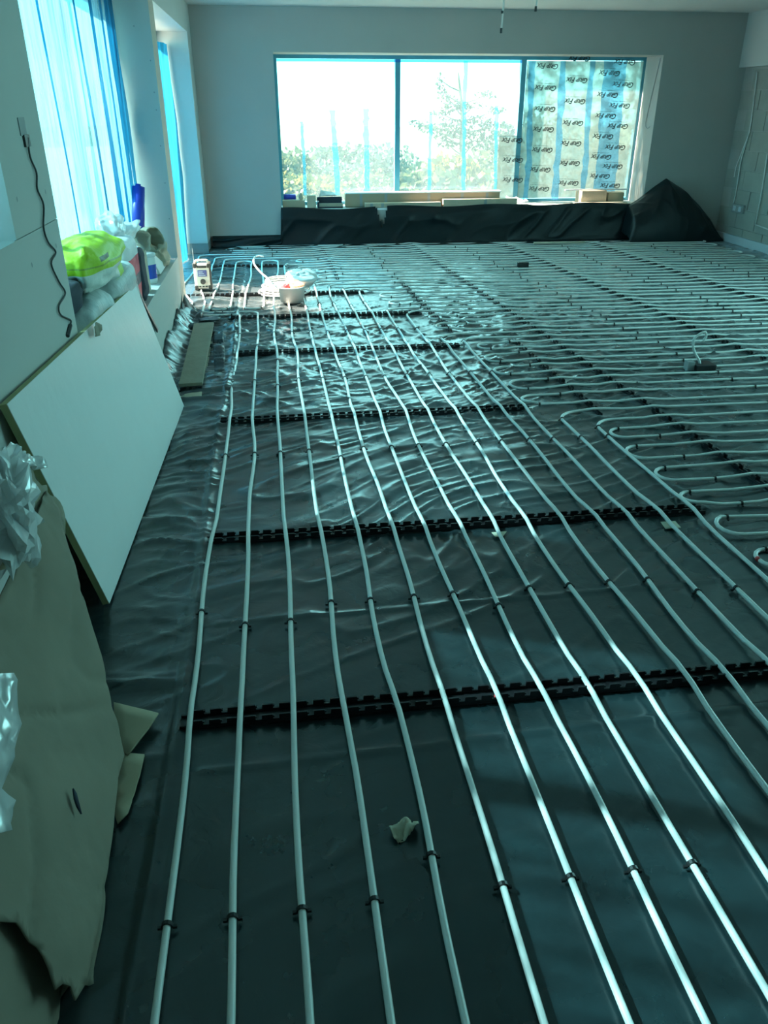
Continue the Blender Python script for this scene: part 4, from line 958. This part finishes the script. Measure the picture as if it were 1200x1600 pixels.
q = [gp(px, py, .012) for px, py in ((1032, 816), (1055, 815), (1064, 825), (1040, 827))]; tag(sheet('card_scrap', q, 'timber_pale', amp=.003, freq=9, thick=.002, maxlen=.04), 'small flat tan card scrap beside the second nearest clip track', 'card')
q = [gp(px, py, .012) for px, py in ((768, 832), (792, 830), (786, 838), (774, 839))]; tag(sheet('card_scrap', q, 'timber_pale', amp=.004, freq=9, thick=.002, maxlen=.04), 'small curled tan card scrap under the eighth pipe by the clip track', 'card')

# ================================================================== OUTSIDE
film('leaf_olive', (1, 1, 1), (.085, .09, .045), 0., .03, .5); film('leaf_green', (1, 1, 1), (.05, .075, .05), 0., .03, .5); film('leaf_yellow', (1, 1, 1), (.13, .11, .035), 0., .03, .5); film('leaf_pale', (1, 1, 1), (.09, .11, .085), 0., .03, .5)
mat('meadow', (.10, .11, .06), .95, var=.35, vscale=.15)
gx = np.linspace(-120, 220, 120); gy = np.concatenate([np.linspace(11.8, 40, 50), np.linspace(42, 420, 90)]); A, B = np.meshgrid(gx, gy, indexing='ij')
gz = np.interp(B, [11, 16, 30, 80, 200, 420], [-.9, -1.4, -2.6, -6, -9, -8])+1.2*(vnoise(A*.05+50, B*.05, 201)-.5)*np.interp(B, [11, 60, 400], [.1, 1, 3])
struct(grid_mesh('ground_outside', np.stack([A, B, gz], -1), 'meadow'))
gx = np.linspace(-60, -1.62, 20); gy = np.linspace(-30, 60, 30); A, B = np.meshgrid(gx, gy, indexing='ij')
struct(grid_mesh('terrace_outside', np.stack([A, B, -.6-.02*np.abs(A)+0*B], -1), 'concrete'))
def ground_z(x, y): return float(np.interp(y, [11, 16, 30, 80, 200, 420], [-.9, -1.4, -2.6, -6, -9, -8]))
def foliage(cs, n, size, seed):
    g = np.random.default_rng(seed); V, Fc = [], []
    for (c, rad) in cs:
        k = max(6, int(n*rad[0]*rad[2]))
        d = g.normal(size=(k, 3)); d /= np.linalg.norm(d, axis=1, keepdims=True); rr = g.random(k)**.35
        P_ = np.array(c)+d*rr[:, None]*np.array(rad)
        for p in P_:
            a_ = g.normal(size=3); a_ /= np.linalg.norm(a_); b2 = np.cross(a_, g.normal(size=3)); b2 /= np.linalg.norm(b2); s_ = size*(.6+.8*g.random()); n0 = len(V)
            V += [p-a_*s_, p+b2*s_*.6, p+a_*s_, p-b2*s_*.6]; Fc.append((n0, n0+1, n0+2, n0+3))
    return V, Fc
def bush(px, py, Y_, w_, h_, mt, label, seed, n=900, size=.09, cat='tree', name='broadleaf_tree'):
    """py: pixel of the crown top"""
    q = onY(px, py, Y_); x, zt_ = q[0], q[2]; g0 = ground_z(x, Y_); r_ = empty(name, (x, Y_, g0)); tag(r_, label, cat)
    rg = np.random.default_rng(seed); cs = []
    for i in range(9):
        cs.append(((x+rg.uniform(-.6, .6)*w_, Y_+rg.uniform(-.5, .5)*w_, zt_-h_*rg.uniform(.25, .85)), (w_*rg.uniform(.35, .6), w_*.5, h_*rg.uniform(.2, .35))))
    cs.append(((x, Y_, zt_-h_*.3), (w_*.5, w_*.5, h_*.3)))
    V_, F_ = foliage(cs, n/max(w_*h_, .5), size, seed); mesh_obj('foliage', V_, F_, mt, r_)
    b = MB(); b.tube([(x, Y_, g0-.2), (x+.1, Y_, zt_-h_*.4)], [w_*.05, w_*.025], 7); b.build('trunk', 'bark', r_)
# pine with layered pads of needles
px_, Yp = onY(722, 290, 24)[0], 24.
pn = empty('pine_tree', (px_, Yp, ground_z(px_, Yp))); tag(pn, 'tall open pine tree seen through the middle pane', 'tree')
b = MB(); tr_ = spline([(px_, Yp, -3.0), (px_+.05, Yp, -.4), (px_-.05, Yp, .6), (px_-.1, Yp, 1.5), (px_-.25, Yp, 2.4)], 6); b.tube(tr_, np.linspace(.12, .03, len(tr_)), 8); b.build('trunk', 'bark', pn, True)
cs = []
for (qx, qy, w_, h_) in ((688, 125, .12, .2), (690, 142, .14, .15), (700, 155, .3, .12), (712, 168, .45, .13), (760, 148, .3, .10), (740, 165, .35, .10), (775, 172, .3, .10), (690, 178, .3, .14), (705, 195, .5, .16), (745, 190, .5, .16), (772, 196, .4, .14), (655, 192, .32, .10), (670, 200, .35, .12), (690, 210, .4, .16), (725, 208, .5, .16), (755, 212, .5, .18), (700, 225, .35, .12), (735, 228, .45, .14)):
    p = onY(qx, qy, Yp); cs.append(((p[0], Yp, p[2]), (w_, .4, h_)))
    bb = MB(); t0 = tr_[np.argmin(np.abs(tr_[:, 2]-(p[2]-.25)))]; bb.tube([t0, (t0+p)/2-np.array((0, 0, .03)), p], [.03, .022, .01], 5); bb.build('branch', 'bark', pn)
V_, F_ = foliage(cs, 1500, .055, 5); mesh_obj('foliage', V_, F_, 'leaf_green', pn)
bush(700, 238, 19, 1.5, 1.6, 'leaf_yellow', 'yellowing bush below the pine in the middle pane', 1, 2600)
bush(655, 262, 17, 1.2, 1.2, 'leaf_olive', 'low olive bush by the left mullion, under the pine', 2, 2000)
bush(760, 235, 20, 1.7, 1.8, 'leaf_olive', 'olive bush right of the pine, beside the printed film', 3, 2600)
bush(795, 190, 27, 1.4, 3.0, 'leaf_green', 'tall green tree standing behind the right mullion', 4, 3000)
bush(860, 180, 26, 2.2, 3.2, 'leaf_pale', 'tall pale tree behind the printed film', 5, 3500)
bush(940, 215, 24, 2.2, 2.6, 'leaf_olive', 'broad olive tree behind the right edge of the printed film', 6, 3000)
bush(455, 235, 34, 2.4, 2.2, 'leaf_olive', 'rounded olive tree at the left edge of the far window', 7, 2600, .12)
bush(545, 222, 60, 5, 3.5, 'leaf_green', 'distant green clump of trees in the left pane', 8, 2600, .2)
bush(600, 228, 50, 3.6, 3.2, 'leaf_pale', 'pale distant tree just left of the first mullion', 9, 2400, .16)
bush(500, 245, 45, 4, 2.5, 'leaf_pale', 'low pale shrub mass left of the middle of the left pane', 10, 2400, .15)
bush(570, 262, 26, 3.4, 1.6, 'leaf_olive', 'wide olive hedge low in the left pane', 11, 3000)
bush(480, 272, 22, 2.2, 1.2, 'leaf_yellow', 'yellow-green bush low at the left of the far window', 12, 2200)
